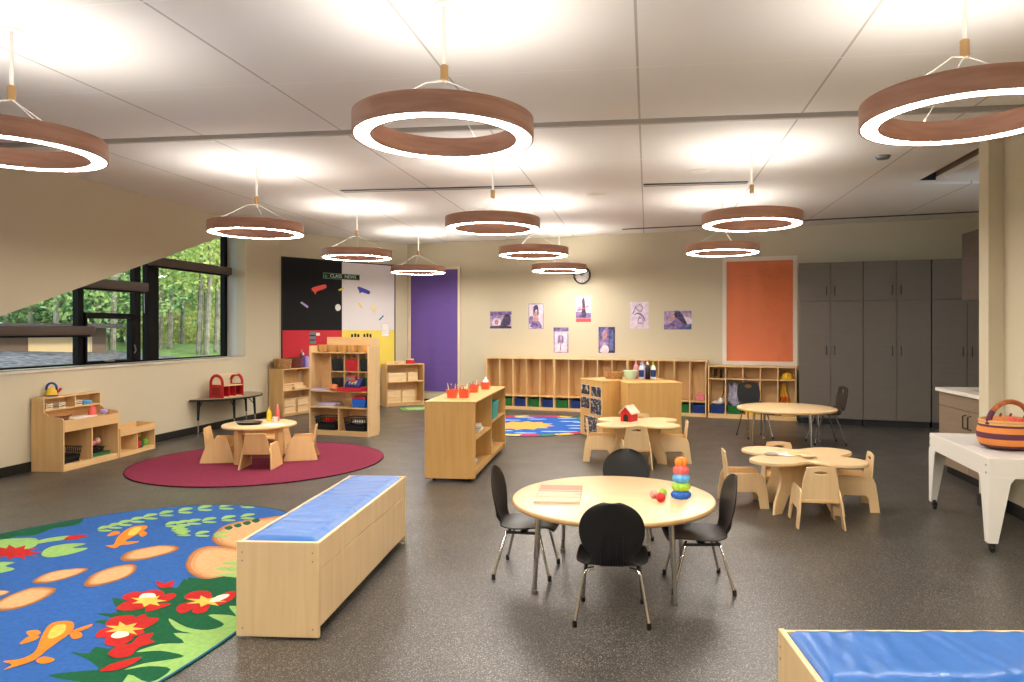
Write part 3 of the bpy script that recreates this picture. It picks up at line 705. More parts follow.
def flower_table(loc, rz, label, legs):
    t = thing('flower_table', label, 'table', loc, rz, 'flower-shaped low tables')
    N = 96; H = .44
    pts = []
    for i in range(N):
        a = 2 * pi * i / N; r = .44 + .122 * cos(4 * (a - pi / 4)) - .018 * cos(8 * (a - pi / 4))
        pts.append((r * cos(a) * 1.02, r * sin(a) * .93))
    m = MB(); m.prism(pts, 'z', H - .028, H, 0, True); m.build('tabletop', maple, t, bevel=.007)
    for k, a in enumerate(legs):
        o = MB(); z0 = 0
        half = [(0, .16), (.10, .165), (.18, .13), (.23, .05), (.26, 0), (.36, 0), (.345, .1), (.29, .2), (.27, .28), (.29, .36), (.33, H - .03)]
        prof = half + [(-x, z) for x, z in half[::-1] if x > 0]
        o.prism(prof, 'y', -.011, .011)
        o.build('leg_panel', pale_ply, t, rz=R(a), bevel=.003)
    return t
FL1 = (-.11, 7.93); FL2 = (1.25, 5.99)
flower_table((FL1[0], FL1[1], 0), R(2), 'flower-shaped low table holding the red toy house', (30, 150))
flower_table((FL2[0], FL2[1], 0), R(0), 'flower-shaped low table with loose paper cut-outs on it', (42, 140))
def make_arm_chair():                                   # low bent-ply chair, arched sides, back with a grip slot, faces +y
    t = thing('arch_sided_chair', '', 'chair', (0, 0, 0), 0, 'low chairs with arched sides at the flower tables')
    for s in (-1, 1):
        out = [(-.19, 0), (-.115, 0), (-.105, .11), (-.085, .132), (.08, .132), (.10, .105), (.115, 0), (.19, 0), (.175, .13), (.163, .225), (.145, .268), (.11, .285), (-.11, .285), (-.145, .268), (-.163, .225), (-.175, .13)]
        m = MB(); m.prism(out, 'x', -.0065, .0065)
        o = m.build('side_panel', pale_ply, t, (s * .165, 0, 0), bevel=.003); o.rotation_euler.y = -s * R(6)
    MB().box(-.145, -.13, .185, .145, .15, .198).build('seat', birch_x, t, bevel=.004)
    N = 32; b = MB()
    def back(a):
        c_, s_ = cos(a), sin(a); k = 1 / max(abs(c_), abs(s_)); k = k ** .8
        x, z = c_ * k, s_ * k; z = max(-1, min(1, z)); x = max(-1, min(1, x))
        return (x * (.128 - .018 * z), .135 + z * .135)
    outer = [back(2 * pi * i / N) for i in range(N)]
    hole = [(.046 * cos(2 * pi * i / N), .222 + .013 * sin(2 * pi * i / N)) for i in range(N)]
    plate(outer, hole, 'y', -.006, .006, b)
    o = b.build('backrest', pale_ply, t, (0, -.125, .19), bevel=.003); o.rotation_euler.x = R(7)
    MB().box(-.15, -.135, .185, .15, -.12, .21).box(-.148, .13, .15, .148, .143, .187).build('seat_rail', birch_x, t, bevel=.002)
    return t
ac = make_arm_chair()
for i, (x, y, a, lb) in enumerate(((-.13, 7.60, 6, 'arch-sided chair with its back to the viewer at the red toy house table'),
                                   (-.53, 7.99, -88, 'arch-sided chair at the red toy house table, beside the photo shelf'),
                                   (.28, 7.99, 92, 'arch-sided chair at the red toy house table, away from the photo shelf'),
                                   (-.08, 8.42, 184, 'arch-sided chair behind the red toy house, only its back top showing'),
                                   (1.26, 5.55, 0, 'arch-sided chair with its back to the viewer at the paper-strewn flower table'),
                                   (.79, 6.10, -88, 'arch-sided chair at the paper-strewn flower table, toward the stacking toy'),
                                   (1.66, 6.10, 86, 'arch-sided chair at the paper-strewn flower table, toward the white cart'),
                                   (1.16, 6.42, 176, 'arch-sided chair behind the paper-strewn flower table, only its back top showing'))):
    place(ac, i, (x, y, 0), R(a), lb, 'low chairs at the toy house table' if i < 4 else 'low chairs at the paper cut-out table')

# ------------------------------------------------------------------ shelving helpers (front faces local -y, x runs left to right, origin at front left on the floor)
def shelf_unit(name, label, loc, rz, W, D, H, cols, rows, wood_m, th=.018, base=.05, back=True, group=None, top_over=0.0, toe=True):
    """cols: fractions of the dividers; rows: list per column of shelf heights"""
    t = thing(name, label, 'shelf', loc, rz, group)
    for nm, x in (('side_panel', 0), ('side_panel', W - th)):
        MB().box(x, 0, 0, x + th, D, H).build(nm, wood_m, t, bevel=.002)
    MB().box(-top_over, -top_over, H, W + top_over, D, H + th).build('top_panel', wood_m, t, bevel=.003)
    MB().box(th, .006, base, W - th, D - .01, base + th).build('bottom_panel', wood_m, t, bevel=.001)
    if toe: MB().box(th, .02, .008, W - th, .036, base).build('plinth', wood_m, t)
    if back: MB().box(th, D - .012, base, W - th, D - .002, H).build('back_panel', wood_m, t)
    xs = [th] + [W * c_ for c_ in cols] + [W - th]
    for x in xs[1:-1]: MB().box(x - th / 2, .004, base + th, x + th / 2, D - .012, H).build('divider', wood_m, t, bevel=.001)
    for i, r in enumerate(rows):
        for z in r: MB().box(xs[i] + (th / 2 if i else 0), .008, z, xs[i + 1] - (th / 2 if i < len(rows) - 1 else 0), D - .012, z + th).build('shelf_board', wood_m, t, bevel=.001)
    return t
def world_of(t, x, y, z):
    a = t.rotation_euler.z
    return (t.location.x + cos(a) * x - sin(a) * y, t.location.y + sin(a) * x + cos(a) * y, t.location.z + z)

# island shelf, open to +x
isl = shelf_unit('island_shelf', 'low double-sided wooden shelf in the room\'s middle with orange tubs on top', (-1.64, 6.63, .03), R(92.5), 1.85, .495, .725, (.5,), [(.36,), (.41,)], golden, top_over=.004)
for x in (.1, 1.75):
    for y in (.08, .42): MB().lathe([(0, -.03), (.02, -.03), (.022, 0), (0, 0)], 12, c=(x, y, 0)).build('foot', black_m, isl)
# ------------------------------------------------------------------ two shelves back to back with photographs on the end
def back_shelf(name, p0, p1, D, H, label):              # p0->p1 is the closed back seen from the viewer; the shelves open away from him
    d = Vector((p1[0] - p0[0], p1[1] - p0[1])); W = d.length; a = math.atan2(d.y, d.x)
    t = thing(name, label, 'shelf', (p0[0], p0[1], 0), a, 'shelves set back to back')
    th = .02
    MB().box(0, 0, .02, W, .012, H - th).build('back_panel', golden, t)
    for x in (0, W - th): MB().box(x, .0125, 0, x + th, D, H - th).build('side_panel', golden, t, bevel=.002)
    MB().box(-.004, -.004, H - th, W + .004, D + .002, H).build('top_panel', golden, t, bevel=.004)
    MB().box(th, .02, .05, W - th, D, .07).build('bottom_panel', golden, t)
    MB().box(th, .02, .4, W - th, D, .418).build('shelf_board', golden, t)
    MB().box(W / 2 - .01, .02, .07, W / 2 + .01, D, H - th).build('divider', golden, t)
    return t, a, W
pA = Vector((-.25, 9.00)); pB = Vector((.43, 9.17)); dB = (pB - pA).normalized(); nB = Vector((-dB.y, dB.x))
s1, a1, W1 = back_shelf('low_shelf', pA, pB, .45, .79, 'golden plywood shelf whose plain back faces the red toy house')
ed = (Vector((-.95, 9.86)) - pA).normalized()
q0 = pA + Vector((-.34, .42)); q1 = q0 + dB * .66
# the second one stands turned a little, its end panel carrying the photographs
e0 = Vector((-.93, 9.82)); e1 = Vector((-.585, 9.30)); W2 = (e1 - e0).length; a2 = math.atan2((e1 - e0).y, (e1 - e0).x)
t2 = thing('low_shelf', 'golden plywood shelf with black and white photographs on its end panel', 'shelf', (e0.x, e0.y, 0), a2, 'shelves set back to back')
L2 = .95
MB().box(0, 0, .02, W2, .02, .77).build('end_panel', golden, t2, bevel=.002)
MB().box(0, L2, 0, W2, L2 + .02, .77).build('end_panel', golden, t2, bevel=.002)
MB().box(-.004, -.004, .77, W2 + .004, L2 + .024, .79).build('top_panel', golden, t2, bevel=.004)
MB().box(W2 - .012, .0205, .02, W2, L2 - .0005, .77).build('back_panel', golden, t2)
MB().box(.01, .021, .05, W2 - .013, L2 - .001, .07).box(.01, .021, .4, W2 - .013, L2 - .001, .418).build('shelf_board', golden, t2)
ph = [mat('photo %d' % i, rgb(28, 28, 34), .4, noise=(13 + 5 * i, rgb(176, 172, 178), 0)) for i in range(5)]
for m_ in ph: e_ = [n_ for n_ in m_.node_tree.nodes if n_.type == 'VALTORGB'][0].color_ramp.elements; e_[0].position = .52; e_[1].position = .70
for i, (u0, u1, z1_, z0_, lb) in enumerate(((.06, .43, .71, .58, 'small black and white photo, upper of the shelf end, nearer the pond of blue rug'), (.52, .93, .70, .57, 'small black and white photo, upper row beside the shelf corner'),
                                       (.05, .43, .54, .39, 'small black and white photo, middle row of the shelf end, nearer the sun rug'), (.48, .95, .54, .33, 'black and white photo of people, middle row beside the shelf corner'), (.20, .75, .29, .06, 'largest dark photo, lowest on the shelf end panel'))):
    o = MB(); o.box(u0 * W2, -.0045, z0_, u1 * W2, -.002, z1_); o.box(u0 * W2 - .004, -.002, z0_ - .004, u1 * W2 + .004, -.0003, z1_ + .004, 1)
    lb = ('small black and white photo atop the shelf end, toward the sun rug', 'small black and white photo atop the shelf end, by the corner', 'small black and white photo midway down the shelf end, toward the sun rug', 'black and white photo midway down the shelf end, by the corner', 'largest dark photo, lowest on the shelf end panel')[i]
    o = o.build('photograph', [ph[i], white_p], None, (e0.x, e0.y, 0), a2); tag(o, lb, 'photo', 'photographs on the shelf end')

# ------------------------------------------------------------------ coat cubbies on the back wall
def make_cubby(W, n, D, H, th=.018):
    t = thing('coat_cubby', '', 'coat cubby', (0, 0, 0), BACK.a, 'coat cubbies along the back wall')
    MB().box(0, D - .012, 0, W, D, H).build('back_panel', oak, t)
    for k in range(n + 1):
        x = (W - th) * k / n; MB().box(x, 0, .0, x + th, D - .012, H - th).build('divider', oak, t, bevel=.0015)
    MB().box(0, -.004, H - th, W, D, H).build('top_panel', oak, t, bevel=.002)
    for z, nm in ((.245, 'shelf_board'), (.035, 'bottom_panel')):
        for k in range(n):
            x0 = (W - th) * k / n + th; x1 = (W - th) * (k + 1) / n; MB().box(x0, .004, z, x1, D - .012, z + th).build(nm, oak, t)
    MB().box(0, -.003, 0, W, .0, .035).build('plinth', oak, t)
    return t
CD = .32
sL, _ = BACK.at(486, 380, CD); sR, _ = BACK.at(706.5, 380, CD); CW = (sR - sL) / 3
cub = make_cubby(CW - .004, 5, CD - .01, .945)
for i in range(3):
    p = BACK.p(sL + CW * i, 0, CD); place(cub, i, (p.x, p.y, 0), BACK.a, ('bank of five tall wooden coat cubbies nearest the purple panel', 'middle bank of five tall wooden coat cubbies on the back wall', 'bank of five tall wooden coat cubbies next to the shorter lockers, pink bag inside')[i])
def make_bin(w_, d_, h_):
    t = thing('storage_bin', '', 'bin', (0, 0, 0), BACK.a)
    m = MB(); o = .012
    outer = [(-w_ / 2 + o, -d_ / 2 + o), (w_ / 2 - o, -d_ / 2 + o), (w_ / 2 - o, d_ / 2 - o), (-w_ / 2 + o, d_ / 2 - o)]
    top = [(-w_ / 2, -d_ / 2), (w_ / 2, -d_ / 2), (w_ / 2, d_ / 2), (-w_ / 2, d_ / 2)]
    inn = [(x * .95, y * .95) for x, y in top]; inb = [(x * .94, y * .94) for x, y in outer]
    vs = [(*p, 0) for p in outer] + [(*p, h_) for p in top] + [(*p, h_) for p in inn] + [(*p, .006) for p in inb]
    fs = [(0, 1, 2, 3), (12, 13, 14, 15)] + [(4 * k + i, 4 * k + (i + 1) % 4, 4 * k + 4 + (i + 1) % 4, 4 * k + 4 + i) for k in range(3) for i in range(4)]
    m.add(vs, fs)
    return t, m
def bin_pair(w_, d_, h_, mt, nm='tub'):
    t, m = make_bin(w_, d_, h_); m.build(nm, mt, t, bevel=.003)
    MB().box(-w_ / 2 - .006, -d_ / 2 - .006, h_ - .014, w_ / 2 + .006, -d_ / 2, h_).box(-w_ / 2 - .006, d_ / 2, h_ - .014, w_ / 2 + .006, d_ / 2 + .006, h_).box(-w_ / 2 - .006, -d_ / 2, h_ - .014, -w_ / 2, d_ / 2, h_).box(w_ / 2, -d_ / 2, h_ - .014, w_ / 2 + .006, d_ / 2, h_).build('rim', mt, t, bevel=.002)
    return t
bb = bin_pair(CW / 5 - .055, .24, .14, blue_bin); gb = bin_pair(CW / 5 - .055, .24, .14, green_bin)
ORD = ('first', 'second', 'third', 'fourth', 'fifth')
ub = {'blue': 0, 'green': 0}
for k in range(15):
    if 7 <= k <= 12: continue                           # hidden behind the shelf with the photographs
    col = 'green' if k % 2 == 1 else 'blue'
    if k == 13: col = 'green'
    if k == 14: col = 'blue'
    bank = ('first', 'middle', 'last')[k // 5]
    u, z = (k % 5 + .5) / 5, .053
    p = BACK.p(sL + CW * (k // 5) + (CW - .004) * u, 0, CD - .15)
    place(bb if col == 'blue' else gb, ub[col], (p.x, p.y, z + .001), BACK.a, '%s bin in the %s cubby of the %s bank, counting from the purple panel' % (col, ORD[k % 5], bank), 'bins under the coat cubbies'); ub[col] += 1

# shorter lockers with a top row
LH, LD = .865, .34
l0, _ = BACK.at(708, 380, LD + .03); l1, _ = BACK.at(796.5, 380, LD + .03); LW = l1 - l0
p = BACK.p(l0, 0, LD + .03)
lk = thing('coat_locker', 'shorter wooden coat locker unit with a yellow helmet and boots on its top row', 'coat locker', (p.x, p.y, 0), BACK.a)
MB().box(0, LD - .012, 0, LW, LD, LH).build('back_panel', oak, lk)
for k in range(6):
    x = (LW - .018) * k / 5; MB().box(x, 0, 0, x + .018, LD - .012, LH - .018).build('divider', oak, lk, bevel=.0015)
MB().box(0, -.004, LH - .018, LW, LD, LH).build('top_panel', oak, lk, bevel=.002)
for z, nm in ((.64, 'shelf_board'), (.05, 'bottom_panel')):
    for k in range(5):
        x0 = (LW - .018) * k / 5 + .018; x1 = (LW - .018) * (k + 1) / 5; MB().box(x0, .004, z, x1, LD - .012, z + .018).build(nm, oak, lk)
MB().box(0, -.003, 0, LW, 0, .05).build('plinth', oak, lk)
def lp(k, y, z, dx=0): return world_of(lk, (LW - .018) * (k + .5) / 5 + .009 + dx, y, z)
p = lp(0, .16, .069); place(bb, 1, p, BACK.a, 'blue bin holding a white cloth bag in the lockers', 'bins in the lockers')
p = lp(1, .16, .069); place(gb, 1, p, BACK.a, 'green bin under the hanging white coat in the lockers', 'bins in the lockers')
yb = bin_pair(CW / 5 - .06, .22, .09, yellow); p = lp(2, .16, .069); place(yb, 0, p, BACK.a, 'low yellow bin on the locker floor behind the black chair', 'bins in the lockers')
p = lp(4, .16, .069); place(yb, 1, p, BACK.a, 'low yellow bin under the yellow and orange vest in the lockers', 'bins in the lockers')
rb = bin_pair(CW / 5 - .08, .2, .08, mat('maroon plastic', rgb(110, 28, 36), .5)); p = lp(3, .16, .069); place(rb, 0, p, BACK.a, 'low maroon bin on the locker floor behind the far round table', 'bins in the lockers')
# bag, coat, vest, boots, helmet
t = thing('cloth_bag', 'white cloth bag with a dark strap lying on the blue locker bin', 'bag', lp(0, .15, .2095), BACK.a)
cloth_w = mat('white cloth', rgb(232, 228, 226), .9, bump=(40, .4, .01)); cloth_p = mat('pale lilac cloth', rgb(206, 198, 212), .9, noise=(14, rgb(150, 146, 180), 3), bump=(30, .5, .01))
MB().ball((-.01, 0, .03), (.085, .08, .032), 16).ball((.045, .0, .06), (.05, .06, .055), 14).build('body', cloth_w, t)
MB().tube([(.05, .02, .1), (.08, .06, .18), (.085, .13, .30), (.085, .155, .40)], .009, 6).build('strap', black_m, t)
def drape(nm, mt, w0, w1, h, label, cat, loc, seed, parent=None):
    rnd = random.Random(seed); m = MB(); n, k = 18, 14; vs = []
    for i in range(n + 1):
        u = i / n; hw = (w0 + (w1 - w0) * min(1, u * 1.6)) / 2
        for j in range(k + 1):
            v = 2 * j / k - 1
            vs.append((v * hw + .012 * sin(7 * u + seed), -.045 * (1 - v * v) * (.5 + u * .5) + .014 * sin(9 * v + 3 * u + seed) * (.3 + u), -h * u * (1 + .06 * sin(5 * v + seed))))
    q = k + 1; m.add(vs, [(i * q + j, i * q + j + 1, (i + 1) * q + j + 1, (i + 1) * q + j) for i in range(n) for j in range(k)], 0, True)
    o = m.build(nm, mt, parent, None if parent else loc, 0 if parent else BACK.a, sharp=180)
    s = o.modifiers.new('thick', 'SOLIDIFY'); s.thickness = .02
    if label: tag(o, label, cat)
    return o
t = thing('white_coat', 'white and lilac coat hanging in the locker above the green bin', 'coat', lp(1, .21, .60, -.01), BACK.a)
drape('body', cloth_p, .05, .17, .40, None, None, None, 2, t); drape('sleeve', cloth_p, .04, .06, .30, None, None, None, 5, t).location = (-.075, -.03, -.03)
t = thing('safety_vest', 'yellow dress-up vest with orange stripes hanging in the locker under the helmet', 'vest', lp(4, .21, .60, -.05), BACK.a)
drape('body', mat('yellow cloth', rgb(238, 190, 60), .8), .04, .16, .40, None, None, None, 3, t)
drape('stripe', mat('orange cloth', rgb(232, 92, 40), .8), .13, .15, .05, None, None, None, 3, t).location = (.005, -.03, -.235)
def make_boot():
    t = thing('toy_boot', '', 'boot', (0, 0, 0), BACK.a, 'pair of small boots in the locker')
    bm_ = mat('dark brown leather', rgb(52, 26, 24), .4)
    MB().tube([(0, .02, .03), (0, .025, .10), (0, .028, .145)], [.024, .021, .026], 10).ball((0, -.012, .026), (.024, .05, .024), 12).build('shaft', bm_, t)
    MB().box(-.022, -.055, 0, .022, .045, .008).build('sole', black_m, t, bevel=.002)
    return t
bt = make_boot(); place(bt, 0, lp(0, .17, .659, -.045), BACK.a, 'small dark boot on the locker\'s top row, nearer the cubbies'); place(bt, 1, lp(0, .17, .659, .045), BACK.a, 'small dark boot on the locker\'s top row, nearer the orange board\'s middle')
t = thing('toy_helmet', 'yellow toy hard hat on the top row of the locker', 'helmet', lp(4, .16, .659), BACK.a)
MB().lathe([(.088, .012), (.086, .045), (.07, .08), (.04, .102), (0, .11)], 24).tube([(0, -.088, .02), (0, -.075, .08), (0, 0, .115), (0, .075, .08), (0, .088, .02)], .011, 6).build('dome', yellow, t)
MB().lathe([(.084, .004), (.112, .002), (.112, .012), (.086, .018)], 24, sy=1.1).build('brim', yellow, t)
t = thing('pink_bag', 'small pink bag standing in the last tall cubby beside the lockers', 'bag', BACK.p(sR - CW / 10 * .95, .0, CD - .17) + Vector((0, 0, .2645)), BACK.a)
MB().prism(rrect(-.07, 0, .07, .10, .025), 'y', -.035, .035).build('body', pink, t, bevel=.012); MB().tube([(-.035, 0, .098), (-.028, 0, .135), (.028, 0, .135), (.035, 0, .098)], .006, 6).build('handle', pink, t)

# ------------------------------------------------------------------ grey cupboards, counter
CO = .68
cabs = [799, 863.3, 932.0]
cs = [BACK.at(x, 350, CO)[0] for x in cabs]; cs.append(cs[2] + (cs[2] - cs[1])); CH, SPL = 2.50, 1.905
def make_cupboard(W):
    t = thing('tall_cupboard', '', 'cupboard', (0, 0, 0), BACK.a, 'tall grey-brown cupboards')
    MB().box(0, .022, .10, W, CO - .02, CH).build('carcass', lam_grey, t)
    MB().box(0.01, .08, 0, W - .01, CO - .03, .10).build('plinth', kick, t)
    for (x0, x1, side) in ((.003, W / 2 - .003, 1), (W / 2 + .003, W - .003, -1)):
        for (z0, z1, hz_) in ((.105, SPL - .006, 1.08), (SPL + .006, CH - .002, SPL + .09)):
            d_ = MB().box(x0, 0, z0, x1, .02, z1).build('door', lam_grey, t, bevel=.0015)
            hx = x1 - .055 if side > 0 else x0 + .055
            MB().tube([(hx, 0, hz_), (hx, -.03, hz_ + .008), (hx, -.03, hz_ + .122), (hx, 0, hz_ + .13)], .006, 8).build('handle', black_m, d_)
    return t
cp = make_cupboard(cs[1] - cs[0] - .003)
for i in range(3):
    p = BACK.p(cs[i], 0, CO); place(cp, i, (p.x, p.y, 0), BACK.a, ('tall grey-brown cupboard next to the orange board, behind the far round table', 'middle tall grey-brown cupboard of the row', 'tall grey-brown cupboard at the end of the row, partly behind the sink counter')[i])
CX, CY1, CY0 = 2.965, 7.70, 6.35
t = thing('base_cabinet', 'tan base cabinet under the white counter by the pale wall pier', 'cabinet', (CX, CY1, 0), R(-90))   # local x runs toward the viewer, local -y is the room
W = CY1 - CY0
MB().box(0, .022, .1, W, .6, .84).build('carcass', lam_tan, t); MB().box(0, .08, 0, W, .58, .1).build('plinth', kick, t)
MB().box(.003, 0, .70, W - .003, .02, .838).build('drawer', lam_tan, t, bevel=.0015)
for x0, x1, s in ((.003, W / 2 - .002, 1), (W / 2 + .002, W - .003, -1)):
    d_ = MB().box(x0, 0, .105, x1, .02, .694).build('door', lam_tan, t, bevel=.0015); hx = x1 - .05 if s > 0 else x0 + .05
    MB().tube([(hx, 0, .53), (hx, -.03, .538), (hx, -.03, .652), (hx, 0, .66)], .006, 8).build('handle', black_m, d_)
t = thing('worktop', 'white worktop with a sink on the tan base cabinet', 'worktop', (CX, CY1, .84), R(-90))
m = MB(); m.box(-.02, -.03, 0, W, .13, .035); m.box(-.02, .5, 0, W, .62, .035); m.box(-.02, .13, 0, .3, .5, .035); m.box(.8, .13, 0, W, .5, .035)
m.build('slab', mat('white solid surface', rgb(228, 224, 214), .3), t)
MB().box(.3, .13, .0, .8, .5, .012).build('basin', steel, t)
lam_dark = wood('dark brown laminate', rgb(74, 64, 56), rgb(64, 55, 48), (2, 40, 40), .5)
t = thing('wall_cabinet', 'dark wall cabinet hanging above the sink counter, beside the pale pier', 'cabinet', (3.28, 7.93, 1.77), R(-90))
MB().box(0, .02, 0, 1.25, .315, .70).build('carcass', lam_dark, t)
for x0, x1 in ((.002, .62), (.625, 1.248)):
    d_ = MB().box(x0, 0, 0, x1, .019, .70).build('door', lam_dark, t, bevel=.0015); hx = x1 - .05
    MB().tube([(hx, 0, .05), (hx, -.03, .058), (hx, -.03, .16), (hx, 0, .17)], .006, 8).build('handle', black_m, d_)

# ------------------------------------------------------------------ boards and paper on the walls
def on_wall(W_, s, z, off=0.0): p = W_.p(s, 0, off); return (p.x, p.y, z)
def text_mesh(body, size, mt, parent, loc, rx=90):
    cu = bpy.data.curves.new('lettering', 'FONT'); cu.body = body; cu.size = size; cu.extrude = .0012; cu.align_x = 'CENTER'; cu.align_y = 'CENTER'; cu.resolution_u = 3
    tmp = bpy.data.objects.new('lettering_source', cu); COL.objects.link(tmp)
    me = bpy.data.meshes.new_from_object(tmp.evaluated_get(bpy.context.evaluated_depsgraph_get()))
    bpy.data.objects.remove(tmp); me.materials.clear(); me.materials.append(mt)
    o = bpy.data.objects.new('lettering', me); COL.objects.link(o); o.parent = parent; o.location = loc; o.rotation_euler.x = R(rx)
    return o
# bulletin board on the angled wall: black, white, red and yellow fields
OFF = .015
bl, bt_ = ANG.at(282.5, 257.5, OFF); br, _ = ANG.at(394.5, 266, OFF); bm_s, _ = ANG.at(342, 300, OFF); _, mid_z = ANG.at(310, 330.3, OFF)
bz0 = .74
t = thing('bulletin_board', 'large bulletin board with black, white, red and yellow fields on the angled wall', 'bulletin board', on_wall(ANG, bl, bz0), ANG.a)
bw, bh, bm_, mz = br - bl, bt_ - bz0, bm_s - bl, mid_z - bz0
for nm, x0, x1, z0, z1, mt in (('black_panel', 0, bm_, mz, bh, mat('black felt', rgb(18, 18, 20), .9)), ('white_panel', bm_, bw, mz, bh, mat('white board paper', rgb(226, 220, 220), .8)),
                              ('red_panel', 0, bm_, 0, mz, mat('red board paper', rgb(204, 44, 56), .8)), ('yellow_panel', bm_, bw, 0, mz, mat('yellow board paper', rgb(236, 212, 92), .8))):
    MB().box(x0, -.013, z0, x1, -.001, z1).build(nm, mt, t)
m = MB()
for x0, x1, z0, z1 in ((-.02, 0, 0, bh), (bw, bw + .02, 0, bh), (-.02, bw + .02, bh, bh + .02)): m.box(x0, -.018, z0, x1, 0, z1)
m.build('frame', black_m, t)
def paper(nm, pts, mt, label, cat, W_, off=.0145, th=.0012, group=None, px=True):
    """a cut-out given by its outline in the photograph, laid on the wall plane"""
    q = [W_.at(x, y, off) for x, y in pts]; s = sum(a for a, b in q) / len(q); z = sum(b for a, b in q) / len(q)
    o = MB().prism([(a - s, b - z) for a, b in q], 'y', -th, 0).build(nm, mt, None, on_wall(W_, s, z, off), W_.a)
    return tag(o, label, cat, group)
KX, KY, KS = 275, 250, 130 / 933                       # crop used to read the small cut-outs
def k(*pts): return [(KX + x * KS, KY + y * KS) for x, y in pts]
s0, z0 = ANG.at(*k((345, 158))[0], .016); s1_, z1 = ANG.at(*k((608, 222))[0], .016)
t = thing('class_news_sign', 'dark green sign with pale letters reading CLASS NEWS across the black and white fields', 'sign', on_wall(ANG, (s0 + s1_) / 2, (z0 + z1) / 2, .014), ANG.a)
sw, shh = abs(s1_ - s0), abs(z0 - z1) * .86
MB().box(-sw / 2, -.004, -shh / 2, sw / 2, 0, shh / 2).build('sign_panel', mat('dark green card', rgb(20, 34, 30), .7), t)
m = MB(); g = .012
for x0, x1, a0, a1 in ((-sw / 2, sw / 2, shh / 2 - g, shh / 2), (-sw / 2, sw / 2, -shh / 2, -shh / 2 + g), (-sw / 2, -sw / 2 + g, -shh / 2, shh / 2), (sw / 2 - g, sw / 2, -shh / 2, shh / 2)): m.box(x0, -.0052, a0, x1, -.004, a1)
m.build('border', mat('pale green border', rgb(96, 150, 118), .7), t)
MB().prism([(-sw / 2 + .02, -shh * .3), (-sw / 2 + .09, -shh * .3), (-sw / 2 + .05, shh * .3)], 'y', -.0055, -.004).build('leaf_motif', mat('leaf green', rgb(74, 140, 84), .7), t)
text_mesh('CLASS  NEWS', .088, mat('pale lettering', rgb(214, 232, 222), .7), t, (.03, -.0055, 0))
pc = 'paper cut-outs on the bulletin board'
bub = lambda P: smooth_loop(P, 4)
paper('speech_bubble', bub(k((262, 285), (275, 268), (355, 248), (368, 258), (362, 275), (300, 298), (290, 318), (278, 300))), mat('coral card', rgb(238, 92, 82), .8), 'coral speech bubble cut-out on the black field', 'paper cut-out', ANG, group=pc)
paper('speech_bubble', bub(k((592, 270), (605, 264), (672, 290), (682, 304), (672, 318), (625, 304), (608, 312), (604, 296))), mat('blue card', rgb(64, 70, 170), .8), 'dark blue speech bubble cut-out on the white field', 'paper cut-out', ANG, group=pc)
paper('paper_strip', k((454, 284), (490, 268), (496, 280), (462, 294)), mat('yellow card', rgb(236, 206, 84), .8), 'yellow paper strip across the black and white border of the board', 'paper cut-out', ANG, group=pc)
paper('paper_strip', k((180, 378), (192, 370), (240, 404), (234, 418)), lilac, 'lilac paper strip on the black field', 'paper cut-out', ANG, group=pc)
q = [(452 + 20 * cos(i * pi / 12), 413 + 25 * sin(i * pi / 12)) for i in range(24)]
paper('paper_disc', k(*q), white_p, 'white paper disc at the lower right of the black field', 'paper cut-out', ANG, group=pc)
paper('paper_strip', k((588, 378), (604, 376), (634, 412), (620, 420)), mat('pale yellow card', rgb(240, 222, 150), .8), 'pale yellow paper strip under the blue speech bubble', 'paper cut-out', ANG, group=pc)
paper('paper_dot', k(*[(712 + 16 * cos(i * pi / 8), 416 + 20 * sin(i * pi / 8)) for i in range(16)]), MATS['pale yellow card'], 'pale yellow paper dot on the white field', 'paper cut-out', ANG, group=pc)
paper('paper_strip', k((744, 500), (774, 468), (782, 474), (752, 506)), mat('teal card', rgb(60, 130, 134), .8), 'thin teal paper strip on the white field', 'paper cut-out', ANG, group=pc)
o = paper('paper_sheet', k((768, 530), (818, 530), (818, 618), (768, 618)), white_p, 'white sheet with a faint drawing at the lower corner of the board', 'paper sheet', ANG, .016)
mm = MB()
for pts in ([(-.09, .12), (.06, .13), (.08, .0), (-.06, -.02)], [(-.05, -.06), (.07, -.05), (.06, -.14), (-.02, -.13)]): mm.tube([(x, -.0015, z) for x, z in pts], .003, 4, closed=True)
mm.build('pencil_drawing', mat('pale ink', rgb(160, 170, 200), .8), o)
def label_card(pts, lbl, nm, bars, mt):
    o = paper(nm, pts, mt, lbl, 'card', ANG, .016); m = MB()
    for x0, x1, z0, z1 in bars: m.box(x0, -.0022, z0, x1, -.0012, z1)
    m.build('printed_block', grey_m, o)
label_card(k((250, 596), (290, 596), (290, 664), (250, 664)), 'dark printed card on the red field of the board', 'printed_card', [(-.06, .06, .05, .11), (-.06, .05, -.03, .03), (-.05, .06, -.11, -.05)], black_m)
paper('paper_tag', k((296, 594), (322, 594), (322, 614), (296, 614)), white_p, 'little white tag beside the dark card on the red field', 'card', ANG, .016)
s0, z0 = ANG.at(*k((620, 615))[0], .016)
t = thing('paper_banner', 'strip of small dark lettering on the yellow field, half hidden by the shelves', 'banner', on_wall(ANG, s0, z0, .0145), ANG.a)
m = MB()
for i in range(7):
    if i == 3: continue
    x = (i - 3) * .065; m.box(x - .022, -.002, -.04, x + .022, 0, .03 + .012 * (i % 2))
m.build('letter_row', black_m, t)
